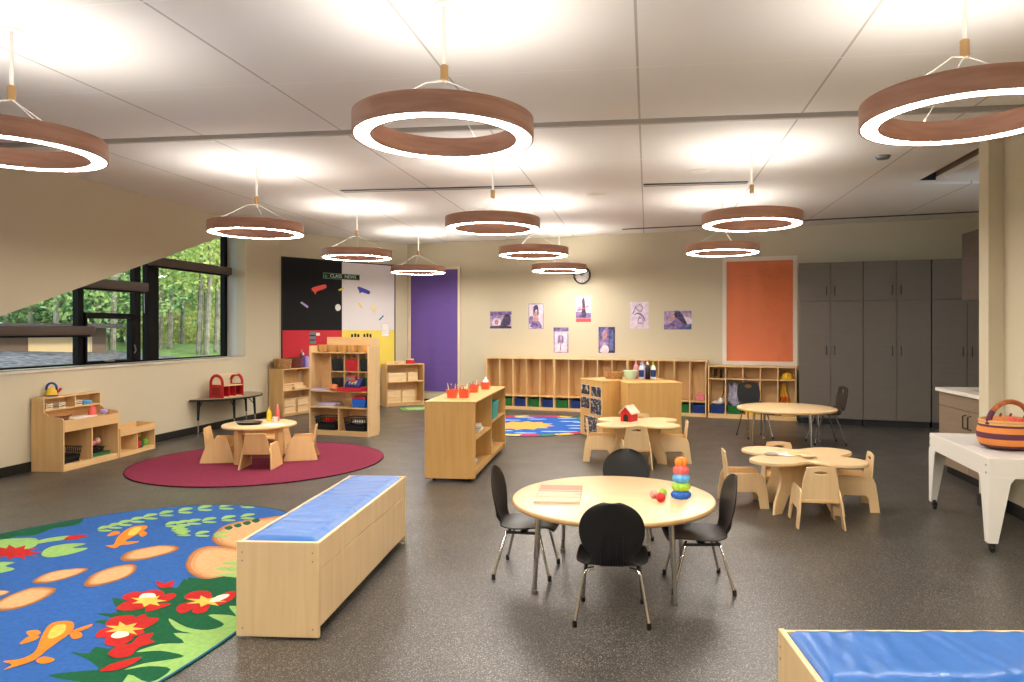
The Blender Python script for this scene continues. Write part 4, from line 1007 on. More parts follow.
# purple and orange paper panels on the back wall
def paper_panel(nm, x0, y0, x1, y1, mt, border, label, scallop, zb=None):
    a, zt = BACK.at(x0, y0, .012); b, zz = BACK.at(x1, y1, .012); zb = zz if zb is None else zb
    W_, H_ = b - a, zt - zb; g = .055
    t = thing(nm, label, 'paper panel', on_wall(BACK, a, zb, .003), BACK.a)
    m = MB(); n, q = 48, 6
    rnd = random.Random(len(nm)); ph_ = [(rnd.uniform(2, 9), rnd.uniform(0, 6), rnd.uniform(.001, .0035)) for _ in range(7)]
    vs = [(g + (W_ - 2 * g) * i / n, -.014 - sum(c_ * sin(f_ * i / n * pi + p_ + 1.4 * j / q) for f_, p_, c_ in ph_) * .55, g * (0 if not scallop else 1) + (H_ - g * (1 if not scallop else 2)) * j / q) for i in range(n + 1) for j in range(q + 1)]
    m.add(vs, [(i * (q + 1) + j, i * (q + 1) + j + 1, (i + 1) * (q + 1) + j + 1, (i + 1) * (q + 1) + j) for i in range(n) for j in range(q)], 0, True)
    m.box(g * .8, -.009, .0, W_ - g * .8, -.004, H_ - g * .8); m.build('paper_sheet', mt, t)
    m = MB()
    if scallop:
        st = .045
        def row(n_, fx):
            for i in range(n_): fx(i)
        for (ax, L, fixed, sg) in (('x', W_, H_ - g, -1), ('x', W_, g, 1), ('z', H_, g, 1), ('z', H_, W_ - g, -1)):
            n_ = int(L / st)
            for i in range(n_):
                c0 = (i + .5) * L / n_
                pts = [(c0 + .5 * st * cos(tt), fixed + sg * .018 * abs(sin(tt))) for tt in [pi * k_ / 6 for k_ in range(7)]]
                m.prism([(p if ax == 'x' else (p[1], p[0])) for p in pts], 'y', -.024, -.019)
    for x0_, x1_, z0_, z1_ in ((0, g, 0, H_), (W_ - g, W_, 0, H_), (g, W_ - g, H_ - g, H_)) + (((g, W_ - g, 0, g),) if scallop else ()): m.box(x0_, -.024, z0_, x1_, 0, z1_)
    m.build('border', border, t)
paper_panel('purple_panel', 408.5, 268, 460.5, 392, mat('purple backing paper', rgb(100, 76, 150), .8, bump=(3, .4, .06)), cream, 'tall purple paper panel with a cream border in the corner of the back wall', False)
paper_panel('orange_panel', 722.5, 258, 797.5, 366, mat('orange backing paper', rgb(222, 124, 82), .8, bump=(3.5, .5, .08)), mat('white scalloped border', rgb(230, 220, 206), .7), 'orange paper panel with a white scalloped border above the lockers', True)
# clock
s0, z0 = BACK.at(582, 275, .02); r_ = abs(BACK.at(590.5, 275, .02)[0] - s0)
t = thing('wall_clock', 'round black-rimmed wall clock on the back wall behind the farthest ring lamp', 'clock', on_wall(BACK, s0, z0), BACK.a)
M = Matrix.Rotation(R(90), 4, 'X')
MB().lathe([(r_, .0), (r_, .04), (r_ * .9, .045), (r_ * .86, .03), (r_ * .86, 0)], 40, M=M, closed=True).build('rim', black_m, t)
MB().lathe([(0, .02), (r_ * .87, .02), (r_ * .87, .0), (0, 0)], 40, M=M).build('face', white_p, t)
m = MB()
for i in range(12):
    m.box(-.004, -.0225, r_ * .66, .004, -.0205, r_ * .8, 0, Matrix.Rotation(R(30 * i), 4, 'Y'))
m.build('hour_marks', black_m, t)
for a, L, w_, nm in ((-68, .42, .006, 'hour_hand'), (52, .66, .004, 'minute_hand')):
    MB().box(-w_, -.027, -.02, w_, -.024, r_ * L, 0, Matrix.Rotation(R(a), 4, 'Y')).build(nm, black_m, t)
# posters: loose figure prints in violet
pv = [mat('print violet', rgb(84, 62, 122), .6, noise=(16, rgb(150, 128, 176), 5)), mat('print dark', rgb(34, 28, 52), .6, noise=(18, rgb(84, 70, 108), 5)), mat('print pale', rgb(230, 218, 226), .6, noise=(14, rgb(202, 184, 206), 5)), mat('print mauve', rgb(196, 174, 200), .6, noise=(12, rgb(136, 110, 158), 6)), mat('print red', rgb(206, 82, 92), .6), mat('print blue', rgb(56, 66, 124), .6, noise=(16, rgb(110, 124, 178), 5)), mat('print skin', rgb(206, 158, 148), .6, noise=(20, rgb(160, 112, 130), 4))]
def poster(x0, y0, x1, y1, bgc, shapes, label):
    a, zt = BACK.at(x0, y0, .004); b, zb = BACK.at(x1, y1, .004)
    W_, H_ = b - a, zt - zb
    t = MB().box(0, -.003, 0, W_, 0, H_, bgc)
    n = 0
    for mi, P in shapes:
        n += 1; P = [(u * W_, v * H_) for u, v in P]
        bm = bmesh.new(); vs = [bm.verts.new((p_[0], p_[1], 0)) for p_ in P]; f = bm.faces.new(vs); bmesh.ops.triangulate(bm, faces=[f]); bm.verts.index_update()
        t.add([(v.co.x, -.0031 - n * .00012, v.co.y) for v in bm.verts], [tuple(v.index for v in f.verts) for f in bm.faces], mi); bm.free()
    o = t.build('poster', pv, None, on_wall(BACK, a, zb, .0005), BACK.a); tag(o, label, 'poster', 'violet prints on the back wall')
sl = lambda P, k_=4: smooth_loop(P, k_)
poster(490, 311.5, 511.5, 328.5, 3, [(0, [(0, .72), (1, .8), (1, 1), (0, 1)]), (1, [(0, 0), (1, 0), (1, .12), (.5, .2), (0, .12)]), (2, sl([(.1, .2), (.5, .2), (.5, .5), (.2, .6)])), (1, sl([(.5, .2), (.62, .6), (.75, .85), (.95, .7), (.9, .2)])), (6, sl([(.22, .25), (.38, .25), (.38, .5), (.25, .5)]))], 'wide violet print, first of the row, above the cubbies by the purple panel')
poster(528.5, 303.5, 543.5, 329, 3, [(2, [(.05, .04), (.95, .04), (.95, .96), (.05, .96)]), (0, sl([(.1, .1), (.4, .35), (.7, .3), (.9, .06), (.5, .04)])), (6, sl([(.35, .3), (.42, .62), (.5, .7), (.62, .6), (.65, .3)])), (1, sl([(.35, .5), (.32, .8), (.45, .93), (.62, .9), (.68, .6), (.6, .55), (.58, .75), (.45, .72)])), (0, sl([(.05, .2), (.3, .3), (.3, .5), (.05, .45)]))], 'tall print of a long-haired figure, second of the upper row')
poster(576, 296, 591, 322, 2, [(4, [(0, 0), (1, 0), (1, .14), (0, .14)]), (0, [(.0, .15), (1, .15), (1, .34), (0, .4)]), (1, sl([(.38, .22), (.42, .6), (.4, .8), (.5, .93), (.58, .8), (.62, .5), (.68, .22)])), (4, [(.2, .42), (.85, .6), (.86, .64), (.2, .47)]), (3, sl([(.1, .4), (.3, .5), (.3, .62), (.12, .55)]))], 'print of a dark standing figure over a red band, highest on the wall')
poster(553.5, 327.5, 568.5, 353, 3, [(0, [(0, .86), (1, .86), (1, 1), (0, 1)]), (2, [(.1, .04), (.9, .04), (.9, .82), (.1, .82)]), (3, sl([(.3, .4), (.3, .65), (.5, .72), (.66, .6), (.6, .4)])), (0, [(.44, .1), (.5, .1), (.52, .55), (.48, .55)]), (0, sl([(.28, .35), (.4, .45), (.44, .7), (.38, .6)])), (0, sl([(.6, .35), (.68, .5), (.62, .7), (.56, .5)]))], 'pale print of a flower-like hand in a mauve frame, lower row')
poster(598.5, 327, 615, 353, 5, [(1, [(.6, 0), (1, 0), (1, 1), (.6, 1)]), (0, sl([(0, .3), (.3, .9), (.6, .95), (.6, .2), (.3, .1)])), (2, sl([(.08, .05), (.3, .3), (.58, .25), (.58, .02)])), (6, sl([(.22, .6), (.3, .85), (.48, .85), (.5, .62), (.36, .5)])), (3, sl([(.08, .35), (.2, .5), (.45, .4), (.4, .28)])), (5, [(.66, .1), (.9, .1), (.9, .9), (.66, .9)])], 'blue and violet print with a dark strip down one side, lower row')
poster(630, 302, 648.5, 328.5, 2, [(0, [(.12, .55), (.3, .85), (.34, .83), (.18, .55)]), (3, sl([(.3, .8), (.5, .92), (.72, .8), (.6, .62), (.4, .66)])), (2, sl([(.38, .78), (.52, .86), (.64, .76), (.55, .68)])), (0, sl([(.2, .5), (.45, .6), (.7, .5), (.85, .3), (.8, .28), (.62, .46), (.42, .54)])), (3, sl([(.4, .2), (.5, .45), (.75, .3), (.7, .15)])), (2, sl([(.48, .24), (.54, .38), (.68, .28)]))], 'white line-drawing print, the palest of the row')
poster(664, 311, 691.5, 329.5, 3, [(5, [(0, .0), (1, 0), (1, .3), (0, .25)]), (2, sl([(.5, .35), (.98, .3), (.98, .6), (.6, .7)])), (0, sl([(0, .05), (.2, .3), (.5, .7), (.35, .98), (.6, .95), (.75, .3), (.6, .05)])), (1, sl([(.32, .7), (.45, .95), (.62, .9), (.85, .25), (.6, .45), (.48, .6)])), (6, sl([(.18, .45), (.2, .7), (.34, .85), (.4, .65), (.3, .45)]))], 'wide print of a face with flowing dark hair, nearest the orange panel')

# ------------------------------------------------------------------ play kitchen and shelf at the window wall
def seg(p, q): d_ = Vector((q[0] - p[0], q[1] - p[1])); return d_.length, math.atan2(d_.y, d_.x)
P0, P1 = Vector((-5.952, 6.565)), Vector((-5.972, 7.36))
KW, ka = seg(P0, P1); KD, KH, KF = .36, .76, .53
kt = thing('play_kitchen', 'wooden play hutch with a raised back shelf under the low window', 'play furniture', (P0.x, P0.y, 0), ka)
side = [(0, 0), (KD, 0), (KD, KH), (KD - .14, KH), (KD - .14, KF + .07)] + [(KD - .14 - .05 * sin(R(a)) , KF + .02 + .05 * cos(R(a))) for a in (20, 45, 70)] + [(.02, KF + .02), (0, KF)]
for x in (0, KW - .016): MB().prism(side, 'x', x, x + .016).build('side_panel', birch, kt, bevel=.002)
for nm, b_ in (('worktop', (.016, .0, KF - .03, KW - .016, KD - .012, KF - .012)), ('front_rail', (.016, -.003, KF - .125, KW - .016, .012, KF - .012)), ('bottom_panel', (.016, .005, .05, KW - .016, KD - .012, .066)), ('plinth', (.016, .004, 0, KW - .016, .016, .05)),
               ('back_panel', (.016, KD - .012, .05, KW - .016, KD, KH - .016)), ('top_panel', (0.016, KD - .145, KH - .016, KW - .016, KD, KH)), ('hutch_shelf', (.016, KD - .14, KF + .085, KW - .016, KD - .012, KF + .099)), ('divider', (KW / 2 - .008, .004, .066, KW / 2 + .008, KD - .012, KF - .03)), ('hutch_divider', (KW / 2 + .02, KD - .138, KF + .099, KW / 2 + .034, KD - .012, KH - .016))):
    MB().box(*b_).build(nm, birch_x if nm != 'divider' else birch, kt, bevel=.0015)
kp = lambda x, y, z: world_of(kt, x, y, z)
# kettle
t = thing('toy_kettle', 'small yellow toy kettle with a dark blue handle on top of the play hutch', 'toy kettle', kp(.18, KD - .07, KH + .001), R(32)); t.scale = (1.25, 1.25, 1.25)
MB().lathe([(0, 0), (.044, 0), (.046, .008), (.042, .035), (.028, .062), (.012, .072), (0, .074)], 24).build('body', yellow, t)
MB().lathe([(.046, 0), (.049, .003), (.047, .012), (.044, .012)], 24).build('base_ring', blue_bin, t)
MB().tube([(-.034, 0, .05)] + [(-.036 * cos(R(a)), 0, .066 + .045 * sin(R(a))) for a in range(0, 181, 20)] + [(.034, 0, .05)], .009, 8).build('handle', blue_bin, t)
MB().tube([(.036, 0, .03), (.058, 0, .05), (.068, 0, .066)], [.012, .010, .012], 10).build('spout', red, t)
# small crates in the hutch
def make_box_row(n, colA, colB): pass
def make_crate():
    t = thing('toy_crate', '', 'crate', (0, 0, 0), ka, 'small crates in the hutch')
    m = MB()
    for z in (0, .022, .044): m.box(-.045, -.04, z, .045, -.034, z + .014).box(-.045, .034, z, .045, .04, z + .014).box(-.045, -.034, z, -.039, .034, z + .014).box(.039, -.034, z, .045, .034, z + .014)
    for x in (-.039, .033): 
        for y in (-.034, .028): m.box(x, y, 0, x + .006, y + .006, .058)
    m.box(-.04, -.035, 0, .04, .035, .004)
    m.build('slats', cream, t); MB().box(-.037, -.032, .0045, .037, .032, .035).build('liner', black_m, t)
    return t
cr = make_crate()
for i, (x, lb) in enumerate(((.10, 'small slatted white crate in the hutch, directly below the kettle'), (.27, 'small slatted white crate in the middle of the hutch'), (.50, 'small slatted white crate beyond the hutch divider'))):
    place(cr, i, kp(x, KD - .078, KF + .1), ka, lb)
tag(MB().prism(rrect(-.06, 0, .06, .045, .015), 'y', -.03, .03).build('toy_packet', sky_b, None, kp(.64, KD - .08, KF + .1), ka, bevel=.006), 'light blue packet at the far end of the hutch', 'packet')
t = thing('toy_pan', 'brown toy pan on the hutch worktop near its side panel', 'toy pan', kp(.13, .13, KF - .0115), ka); MB().lathe([(0, 0), (.06, 0), (.07, .035), (.066, .035), (.057, .004), (0, .004)], 24).build('bowl', brown_m, t); MB().tube([(.066, 0, .03), (.13, 0, .038)], .008, 8).build('handle', brown_m, t)
tag(MB().box(-.17, -.075, 0, .17, .075, .006).box(-.15, -.055, .006, .15, .055, .008).build('cook_mat', white_p, None, kp(.34, .10, KF - .0115), ka + .03), 'white sheet lying on the hutch worktop', 'mat')
t = thing('toy_jug', 'coral red toy jug on the hutch worktop', 'toy jug', kp(.60, .17, KF - .0115), ka); MB().lathe([(0, 0), (.036, 0), (.042, .03), (.03, .06), (.026, .085), (.030, .1), (.026, .1), (0, .06)], 20).build('body', coral, t); MB().tube([(.034, 0, .07), (.06, 0, .06), (.055, 0, .03), (.038, 0, .025)], .006, 6).build('handle', coral, t)
t = thing('toy_teapot', 'small lilac toy teapot beside the coral jug', 'toy teapot', kp(.70, .11, KF - .0115), ka); MB().lathe([(0, 0), (.028, 0), (.042, .022), (.036, .045), (.01, .055), (0, .055)], 20).build('body', lilac, t); MB().ball((0, 0, .06), .009, 8).build('knob', lilac, t); MB().tube([(.036, 0, .02), (.06, 0, .042)], .007, 6).build('spout', lilac, t)
def wire_basket(nm, loc, rz, w_, d_, h_, label, mt=black, cat='basket'):
    t = thing(nm, label, cat, loc, rz); m = MB(); r_ = .0035
    for z, s_ in ((0.004, .86), (h_ * .33, .91), (h_ * .66, .96), (h_, 1)):
        m.tube([(x * w_ / 2 * s_, y * d_ / 2 * s_, z) for x, y in ((-1, -1), (1, -1), (1, 1), (-1, 1))], r_ * (1.6 if z == h_ else 1), 5, closed=True)
    n = 9
    for i in range(n):
        u = -1 + 2 * (i + .5) / n
        for s_ in (-1, 1):
            m.tube([(u * w_ / 2 * .86, s_ * d_ / 2 * .86, .004), (u * w_ / 2, s_ * d_ / 2, h_)], r_, 4); m.tube([(s_ * w_ / 2 * .86, u * d_ / 2 * .86, .004), (s_ * w_ / 2, u * d_ / 2, h_)], r_, 4)
    m.box(-w_ / 2 * .85, -d_ / 2 * .85, 0, w_ / 2 * .85, d_ / 2 * .85, .004)
    m.build('wire_frame', mt, t)
    L = MB(); o = .9; L.add([(x * w_ / 2 * s_, y * d_ / 2 * s_, z) for s_, z in ((.84, .006), (.90, h_ * .5)) for x, y in ((-1, -1), (1, -1), (1, 1), (-1, 1))], [(0, 1, 5, 4), (1, 2, 6, 5), (2, 3, 7, 6), (3, 0, 4, 7), (0, 1, 2, 3)])
    L.build('liner', black_m, t)
    return t
wire_basket('wire_basket', kp(.17, .15, .067), ka, .26, .22, .15, 'black lattice basket in the lower compartment of the play hutch')
tag(MB().ball((0, 0, .03), (.06, .05, .03), 12).build('toy_cloth', mat('mauve cloth', rgb(150, 110, 130), .9), None, kp(.14, .15, .16), ka), 'mauve cloth heap on the hutch\'s black lattice basket', 'cloth')
for i, z in enumerate((.067, .085)):
    o = MB().prism(rrect(-.15, -.12, .15, .12, .03), 'z', 0, .006).tube([(p[0], p[1], .009) for p in rrect(-.15, -.12, .15, .12, .03)], .005, 5, closed=True).build('green_tray', green_bin, None, kp(.585, .16, z), ka)
    tag(o, ('lower green toy tray in the play hutch', 'upper green toy tray in the play hutch, topmost of two')[i], 'tray', 'green trays in the play hutch')
wire_basket('dish_rack', kp(.58, .16, .103), ka, .20, .15, .05, 'low black wire rack on the green trays')
t = thing('baby_doll', 'pink baby doll lying in the play hutch over the wire rack', 'doll', kp(.56, .16, .157), ka)
MB().tube([(-.10, 0, .03), (-.03, 0, .04), (.05, 0, .045)], [.024, .036, .028], 12).tube([(.0, -.02, .045), (-.06, -.06, .03)], .012, 8).tube([(-.10, -.01, .03), (-.14, -.03, .02)], .014, 8).build('body', pink, t)
MB().ball((.10, 0, .06), (.036, .036, .04), 14).build('head', mat('doll skin', rgb(228, 170, 150), .5), t)
# low produce shelf
P2, P3 = Vector((-5.972, 7.375)), Vector((-6.025, 8.03)); VW, va = seg(P2, P3)
vt = thing('produce_shelf', 'small low wooden shelf with toy vegetables beside the play hutch', 'shelf', (P2.x, P2.y, 0), va); VD, VH = .24, .34
for nm, x in (('side_panel', 0), ('side_panel', VW - .014)): MB().prism([(0, 0), (VD, 0), (VD, VH), (0, VH - .01)], 'x', x, x + .014).build(nm, birch, vt, bevel=.002)
for nm, b_ in (('bottom_panel', (.014, .004, .035, VW - .014, VD - .01, .047)), ('back_panel', (.014, VD - .01, .035, VW - .014, VD, VH)), ('front_rail', (.014, -.002, VH - .1, VW - .014, .01, VH - .02)), ('upper_shelf', (.014, .01, VH - .1, VW - .014, VD - .01, VH - .088)), ('divider', (VW * .48, .004, .047, VW * .48 + .014, VD - .01, VH - .1)), ('plinth', (.014, .006, 0, VW - .014, .018, .035))):
    MB().box(*b_).build(nm, birch_x, vt, bevel=.001)
vp = lambda x, y, z: world_of(vt, x, y, z)
def veg(nm, kind, x, y, z, mt, lb, cat, s=1.0, rz=0.0):
    t = thing(nm, lb, cat, vp(x, y, z), rz)
    if kind == 'round': MB().lathe([(0, .0), (.022 * s, .004), (.036 * s, .03 * s), (.032 * s, .055 * s), (.012 * s, .066 * s), (0, .062 * s)], 16).build('flesh', mt, t); MB().tube([(0, 0, .06 * s), (.004, 0, .078 * s)], .004, 6).build('stem', green_bin, t)
    else:
        pts = [(-.10 * s, 0, .024), (-.06 * s, 0, .022), (0, 0, .02), (.07 * s, 0, .026), (.10 * s, 0, .034)] if kind == 'long' else [(-.08 * s, 0, .045), (-.045 * s, 0, .024), (0, 0, .018), (.045 * s, 0, .024), (.08 * s, 0, .045)]
        MB().tube(pts, [.006, .019 * s, .022 * s, .019 * s, .005], 10).build('flesh', mt, t); MB().tube([pts[-1], (pts[-1][0] + .014, 0, pts[-1][2] + .008)], .005, 6).build('stem', brown_m, t)
zb = .0475
veg('toy_pepper', 'round', .375, .05, zb, red, 'red toy pepper at the front corner of the produce shelf', 'toy vegetable', 1.5)
veg('toy_tomato', 'round', .38, .16, zb, mat('tomato red', rgb(214, 60, 40), .35), 'red toy tomato behind the pepper in the produce shelf', 'toy vegetable', 1.5)
veg('toy_cucumber', 'long', .47, .05, zb, green_bin, 'dark green toy cucumber in front of the produce shelf', 'toy vegetable', 1.05, va + .5)
veg('toy_lettuce', 'round', .585, .09, zb, mat('leaf lime', rgb(110, 168, 60), .6), 'light green toy lettuce at the end of the produce shelf', 'toy vegetable', 1.25)
veg('toy_orange', 'round', .49, .165, zb, orange, 'toy orange at the back of the produce shelf', 'toy fruit', 1.6)
veg('toy_banana', 'bent', .53, .15, zb + .10, yellow, 'yellow toy banana on top of the produce heap', 'toy fruit', 1.0, va)
veg('toy_carrot', 'long', .42, .11, zb + .098, orange, 'orange toy carrot lying over the tomato and pepper', 'toy vegetable', .8, va + .9)

# ------------------------------------------------------------------ half-round table with the barn
HT = .49
hc = Vector((-6.31, 9.80)); hr = .70
t = thing('half_round_table', 'half-round grey-topped table with black and chrome legs against the window wall', 'table', (hc.x, hc.y, 0))
pts = [(hr * .76 * cos(R(a)), hr * sin(R(a))) for a in range(-90, 91, 6)]
m = MB(); m.prism(pts, 'z', HT - .028, HT); m.build('tabletop', [mat('grey brown tabletop', rgb(150, 132, 108), .4)], t, bevel=.004)
m = MB(); m.tube([(x * 1.003, y * 1.003, HT - .014) for x, y in pts], .0135, 6); m.build('edge_band', black_m, t)
for x, y in ((.06, -.60), (.40, -.27), (.40, .27), (.06, .60)):
    o = MB().tube([(x, y, .19), (x * .97, y * .97, HT - .028)], [.015, .021], 10).build('leg', black_m, t)
    MB().tube([(x, y, .012), (x, y, .2)], .0105, 8).build('leg_tip', chrome, o); MB().lathe([(0, 0), (.016, 0), (.014, .014), (0, .014)], 10, c=(x, y, 0)).build('glide', black_m, o)
    MB().tube([(x * .98, y * .98, HT - .15), (x * .75, y * .8, HT - .03)], .006, 6).build('brace', black_m, o)
t = thing('toy_barn', 'red toy barn with arched ends standing open on the half-round table', 'toy barn', (-6.06, 9.58, HT + .001), R(-12))
t.scale = (1.25, 1.25, 1.25)
def arch_panel(w_, h_, y, mt, holes):
    m = MB(); N = 40
    def loop(wh, z0, z1):                                # arch outline: N points
        out = []
        for i in range(N):
            a = 2 * pi * i / N; c_, s_ = cos(a), sin(a)
            if s_ >= 0: out.append((wh * c_, (z1 - wh) + wh * s_))
            else:
                kx = c_ / max(abs(c_), abs(s_)); kz = s_ / max(abs(c_), abs(s_)); out.append((wh * kx, (z1 - wh) + (z1 - wh - z0) * kz))
        return out
    return m, loop
for y in (-.15, .15):
    m, loop = arch_panel(.1, .27, y, red, 1)
    plate(loop(.10, 0, .27), loop(.068, .15, .236), 'y', y - .006, y + .006, m); o = m.build('end_wall', red, t, bevel=.0015)
    MB().box(-.06, y - .0068, .03, .06, y + .0068, .12).build('stall_door', mat('dark red', rgb(150, 22, 30), .5), o)
MB().box(-.095, -.144, 0, .095, .144, .012).build('floor_board', hollow, t); MB().box(-.095, -.144, .13, .095, .144, .14).build('loft', hollow, t)
MB().box(-.095, -.144, .012, -.085, .144, .19).build('side_wall', cream, t)
MB().box(-.03, -.144, .255, .03, .144, .266).build('ridge_board', hollow, t)
for y in (-.05, .05): MB().box(-.085, y - .005, .012, .085, y + .005, .13).build('stall_divider', red, t)

# ------------------------------------------------------------------ block cabinets by the angled wall
BD = .30
p = Vector((-6.02, 11.10))
bc = shelf_unit('block_cabinet', 'wooden block cabinet in the corner below the bulletin board\'s red field', (p.x, p.y, 0), R(75), .75, BD, .79, (), [(.43,)], birch, base=.04)
bp_ = lambda x, y, z: world_of(bc, x, y, z)
def block_box(nm, t_loc, rz, w_, d_, h_, label, cat='wooden block', group=None, mt=None):
    return tag(MB().box(-w_ / 2, -d_ / 2, 0, w_ / 2, d_ / 2, h_).build(nm, mt or hollow, None, t_loc, rz, bevel=.004), label, cat, group)
def hollow_block(w_, d_, h_):
    t = thing('hollow_block', '', 'wooden block', (0, 0, 0), 0); th = .012
    MB().box(-w_ / 2, -d_ / 2, 0, w_ / 2, d_ / 2, th).build('lower_board', hollow, t, bevel=.002); MB().box(-w_ / 2, -d_ / 2, h_ - th, w_ / 2, d_ / 2, h_).build('upper_board', hollow, t, bevel=.002)
    for x in (-w_ / 2, w_ / 2 - th): MB().box(x, -d_ / 2, th, x + th, d_ / 2, h_ - th).build('end_board', hollow, t, bevel=.001)
    MB().box(-w_ / 2 + th, -d_ / 2 + .012, th, w_ / 2 - th, -d_ / 2 + .024, h_ - th).build('face_board', hollow, t)
    return t
hb = hollow_block(.27, .22, .115); n_hb = 0
names3 = ('nearest the window', 'by the open shelf')
for r_ in range(2):
    for c_ in range(2):
        place(hb, n_hb, bp_(.20 + .32 * c_, .14, .0585 + .1155 * r_), bc.rotation_euler.z, 'hollow wooden block %s of the %s layer in the corner cabinet' % (names3[c_], ('lower', 'upper')[r_]), 'hollow blocks in the corner cabinet'); n_hb += 1
rnd = random.Random(11)
for i, (x, y, z, a, w_, h_) in enumerate(((.2, .14, .4485, .2, .26, .03), (.24, .14, .479, -.4, .24, .03), (.53, .14, .4485, .2, .3, .035), (.5, .15, .484, -.1, .22, .04), (.36, .14, .5245, .1, .5, .02))):
    block_box('plank_block', bp_(x, y, z), bc.rotation_euler.z + a * .4, w_, .06, h_, ('wooden plank block lowest on the corner cabinet\'s upper shelf', 'wooden plank block crossing the lowest one in the corner cabinet', 'thick wooden plank block in the middle of the corner cabinet', 'short wooden plank block atop the thick one in the corner cabinet', 'long thin plank on top of the pile in the corner cabinet')[i], group='plank blocks in the corner cabinet')
def basket(nm, loc, r_, h_, mt, label, handle=False, sy=1.0, flare=1.1):
    t = thing(nm, label, 'basket', loc)
    m = MB(); n = 7
    prof = [(0, 0), (r_ / flare, 0)] + [(r_ / flare + (r_ - r_ / flare) * sin(i / n * pi / 2) + .004 * (i % 2), h_ * i / n) for i in range(1, n + 1)]
    prof += [(r_ - .012, h_), (r_ / flare - .012, .012), (0, .012)]
    m.lathe(prof, 28, sy=sy); m.build('weave', mt, t, sharp=180)
    MB().tube([(r_ * cos(2 * pi * i / 32), r_ * sy * sin(2 * pi * i / 32), h_ + .004) for i in range(32)], .010, 6, closed=True).build('rim', mt, t)
    return t
basket('wicker_basket', bp_(.15, .15, .809), .145, .15, wicker, 'round tan wicker basket on the corner block cabinet')
basket('wicker_basket', bp_(.435, .15, .809), .13, .16, wicker_r, 'round dark red wicker basket on the corner block cabinet')
def bottle(nm, loc, r_, h_, mt, capm, label, cat='bottle', group=None, lab=None):
    t = thing(nm, label, cat, loc, 0, group)
    MB().lathe([(0, 0), (r_ * .95, 0), (r_, .006), (r_, h_ * .62), (r_ * .75, h_ * .74), (r_ * .36, h_ * .8), (r_ * .36, h_ * .84), (0, h_ * .84)], 18).build('body', mt, t)
    MB().lathe([(r_ * .42, h_ * .82), (r_ * .42, h_ * .90), (r_ * .2, h_), (0, h_)], 14).build('cap', capm, t)
    if lab: MB().lathe([(r_ * 1.01, h_ * .15), (r_ * 1.01, h_ * .55)], 18).build('paper_label', lab, t)
    return t
for i, (x, y, h_, m1, m2, lb) in enumerate(((.61, .12, .26, purple, white_m, 'purple bottle behind the dark red basket'), (.66, .2, .31, brown_m, pink, 'tall brown bottle, highest beside the dark red basket'), (.70, .12, .24, lilac, purple, 'lilac bottle at the end of the row beside the dark red basket'))):
    bottle('paint_bottle', bp_(x, y, .809), .035, h_, m1, m2, lb, group='bottles on the corner cabinet')
# cabinet in the corner before the purple panel
d0, d1 = Vector((-4.88, 12.83)), Vector((-4.31, 13.33)); 
W_, a_ = seg(d0, d1)
b2c = shelf_unit('block_cabinet', 'wooden block cabinet standing beside the purple panel', (d0.x, d0.y, 0), a_, W_, .30, .79, (), [(.46,)], birch, base=.06)
b2p = lambda x, y, z: world_of(b2c, x, y, z)
for i, (x, z, w_, h_, lb) in enumerate(((.22, .4785, .36, .16, 'long pale wooden box on the upper shelf beside the purple panel'), (.53, .4785, .20, .16, 'short pale wooden box on the upper shelf beside the purple panel'))):
    block_box('wooden_box', b2p(x, .14, z), a_, w_, .24, h_, lb, 'box', 'pale boxes beside the purple panel')
for r_ in range(2):
    for c_ in range(2): place(hb, 1, b2p(.17 + .285 * c_, .14, .0785 + .1155 * r_), a_, 'hollow block of the %s layer, %s, in the purple-side cabinet' % (('lower', 'upper')[r_], ('on the shelf side', 'toward the purple panel')[c_]), 'hollow blocks beside the purple panel')
tag(MB().box(-.09, -.06, 0, .09, .06, .03).box(-.05, -.05, .03, .06, .05, .065).build('block_stack', red, None, b2p(.52, .16, .809), a_ + .2, bevel=.004), 'small red block stack on the cabinet beside the purple panel', 'toy blocks')
for i, (x, z, a, w_) in enumerate(((.12, .809, .3, .2), (.2, .835, -.3, .18), (.36, .809, .1, .2), (.34, .835, .6, .15), (.52, .876, -.2, .16))):
    block_box('plank_block', b2p(x, .16, z), a_ + a, w_, .06, .025, ('plank block lying lowest at the outer end of the purple-side cabinet\'s top', 'plank block crossing the lowest one on the purple-side cabinet\'s top', 'plank block lying in the middle of the purple-side cabinet\'s top', 'slanted plank block above the middle one on that cabinet', 'plank block lying across the small red block stack')[i], group='plank blocks beside the purple panel')

# ------------------------------------------------------------------ open cubby shelf in front of the board
g0, g1 = F(309, 434.3).xy, F(368.5, 437.4).xy; OW, oa = seg(g0, g1); OD, OH = .27, 1.24
os_ = thing('open_cubby_shelf', 'tall open wooden shelf full of bins and toys facing the magenta rug', 'shelf', (g0.x, g0.y, 0), oa)
op = lambda x, y, z: world_of(os_, x, y, z)
for x in (0, OW - .02): MB().box(x, 0, 0, x + .02, OD, OH).build('side_panel', pale_ply, os_, bevel=.003)
for nm, b_ in (('plinth', (.02, .01, 0, OW - .02, .025, .05)), ('bottom_panel', (.02, .004, .05, OW - .02, OD, .066)), ('lower_shelf', (.02, .004, .375, OW - .02, OD - .01, .391)), ('counter', (.02, -.004, .60, OW - .02, OD, .618)), ('top_board', (.02, .05, 1.135, OW - .02, OD, 1.151)), ('back_panel', (.02, OD - .01, .066, OW - .02, OD, OH - .02))):
    MB().box(*b_).build(nm, birch_x, os_, bevel=.0015)
MB().box(OW * .49, .006, .066, OW * .49 + .016, OD - .01, .375).build('divider', birch, os_)
for x in (.26, .26 + (OW - .28) / 3, .26 + (OW - .28) * 2 / 3): MB().box(x, .115, .618, x + .014, OD - .01, 1.135).build('cubby_divider', birch, os_)
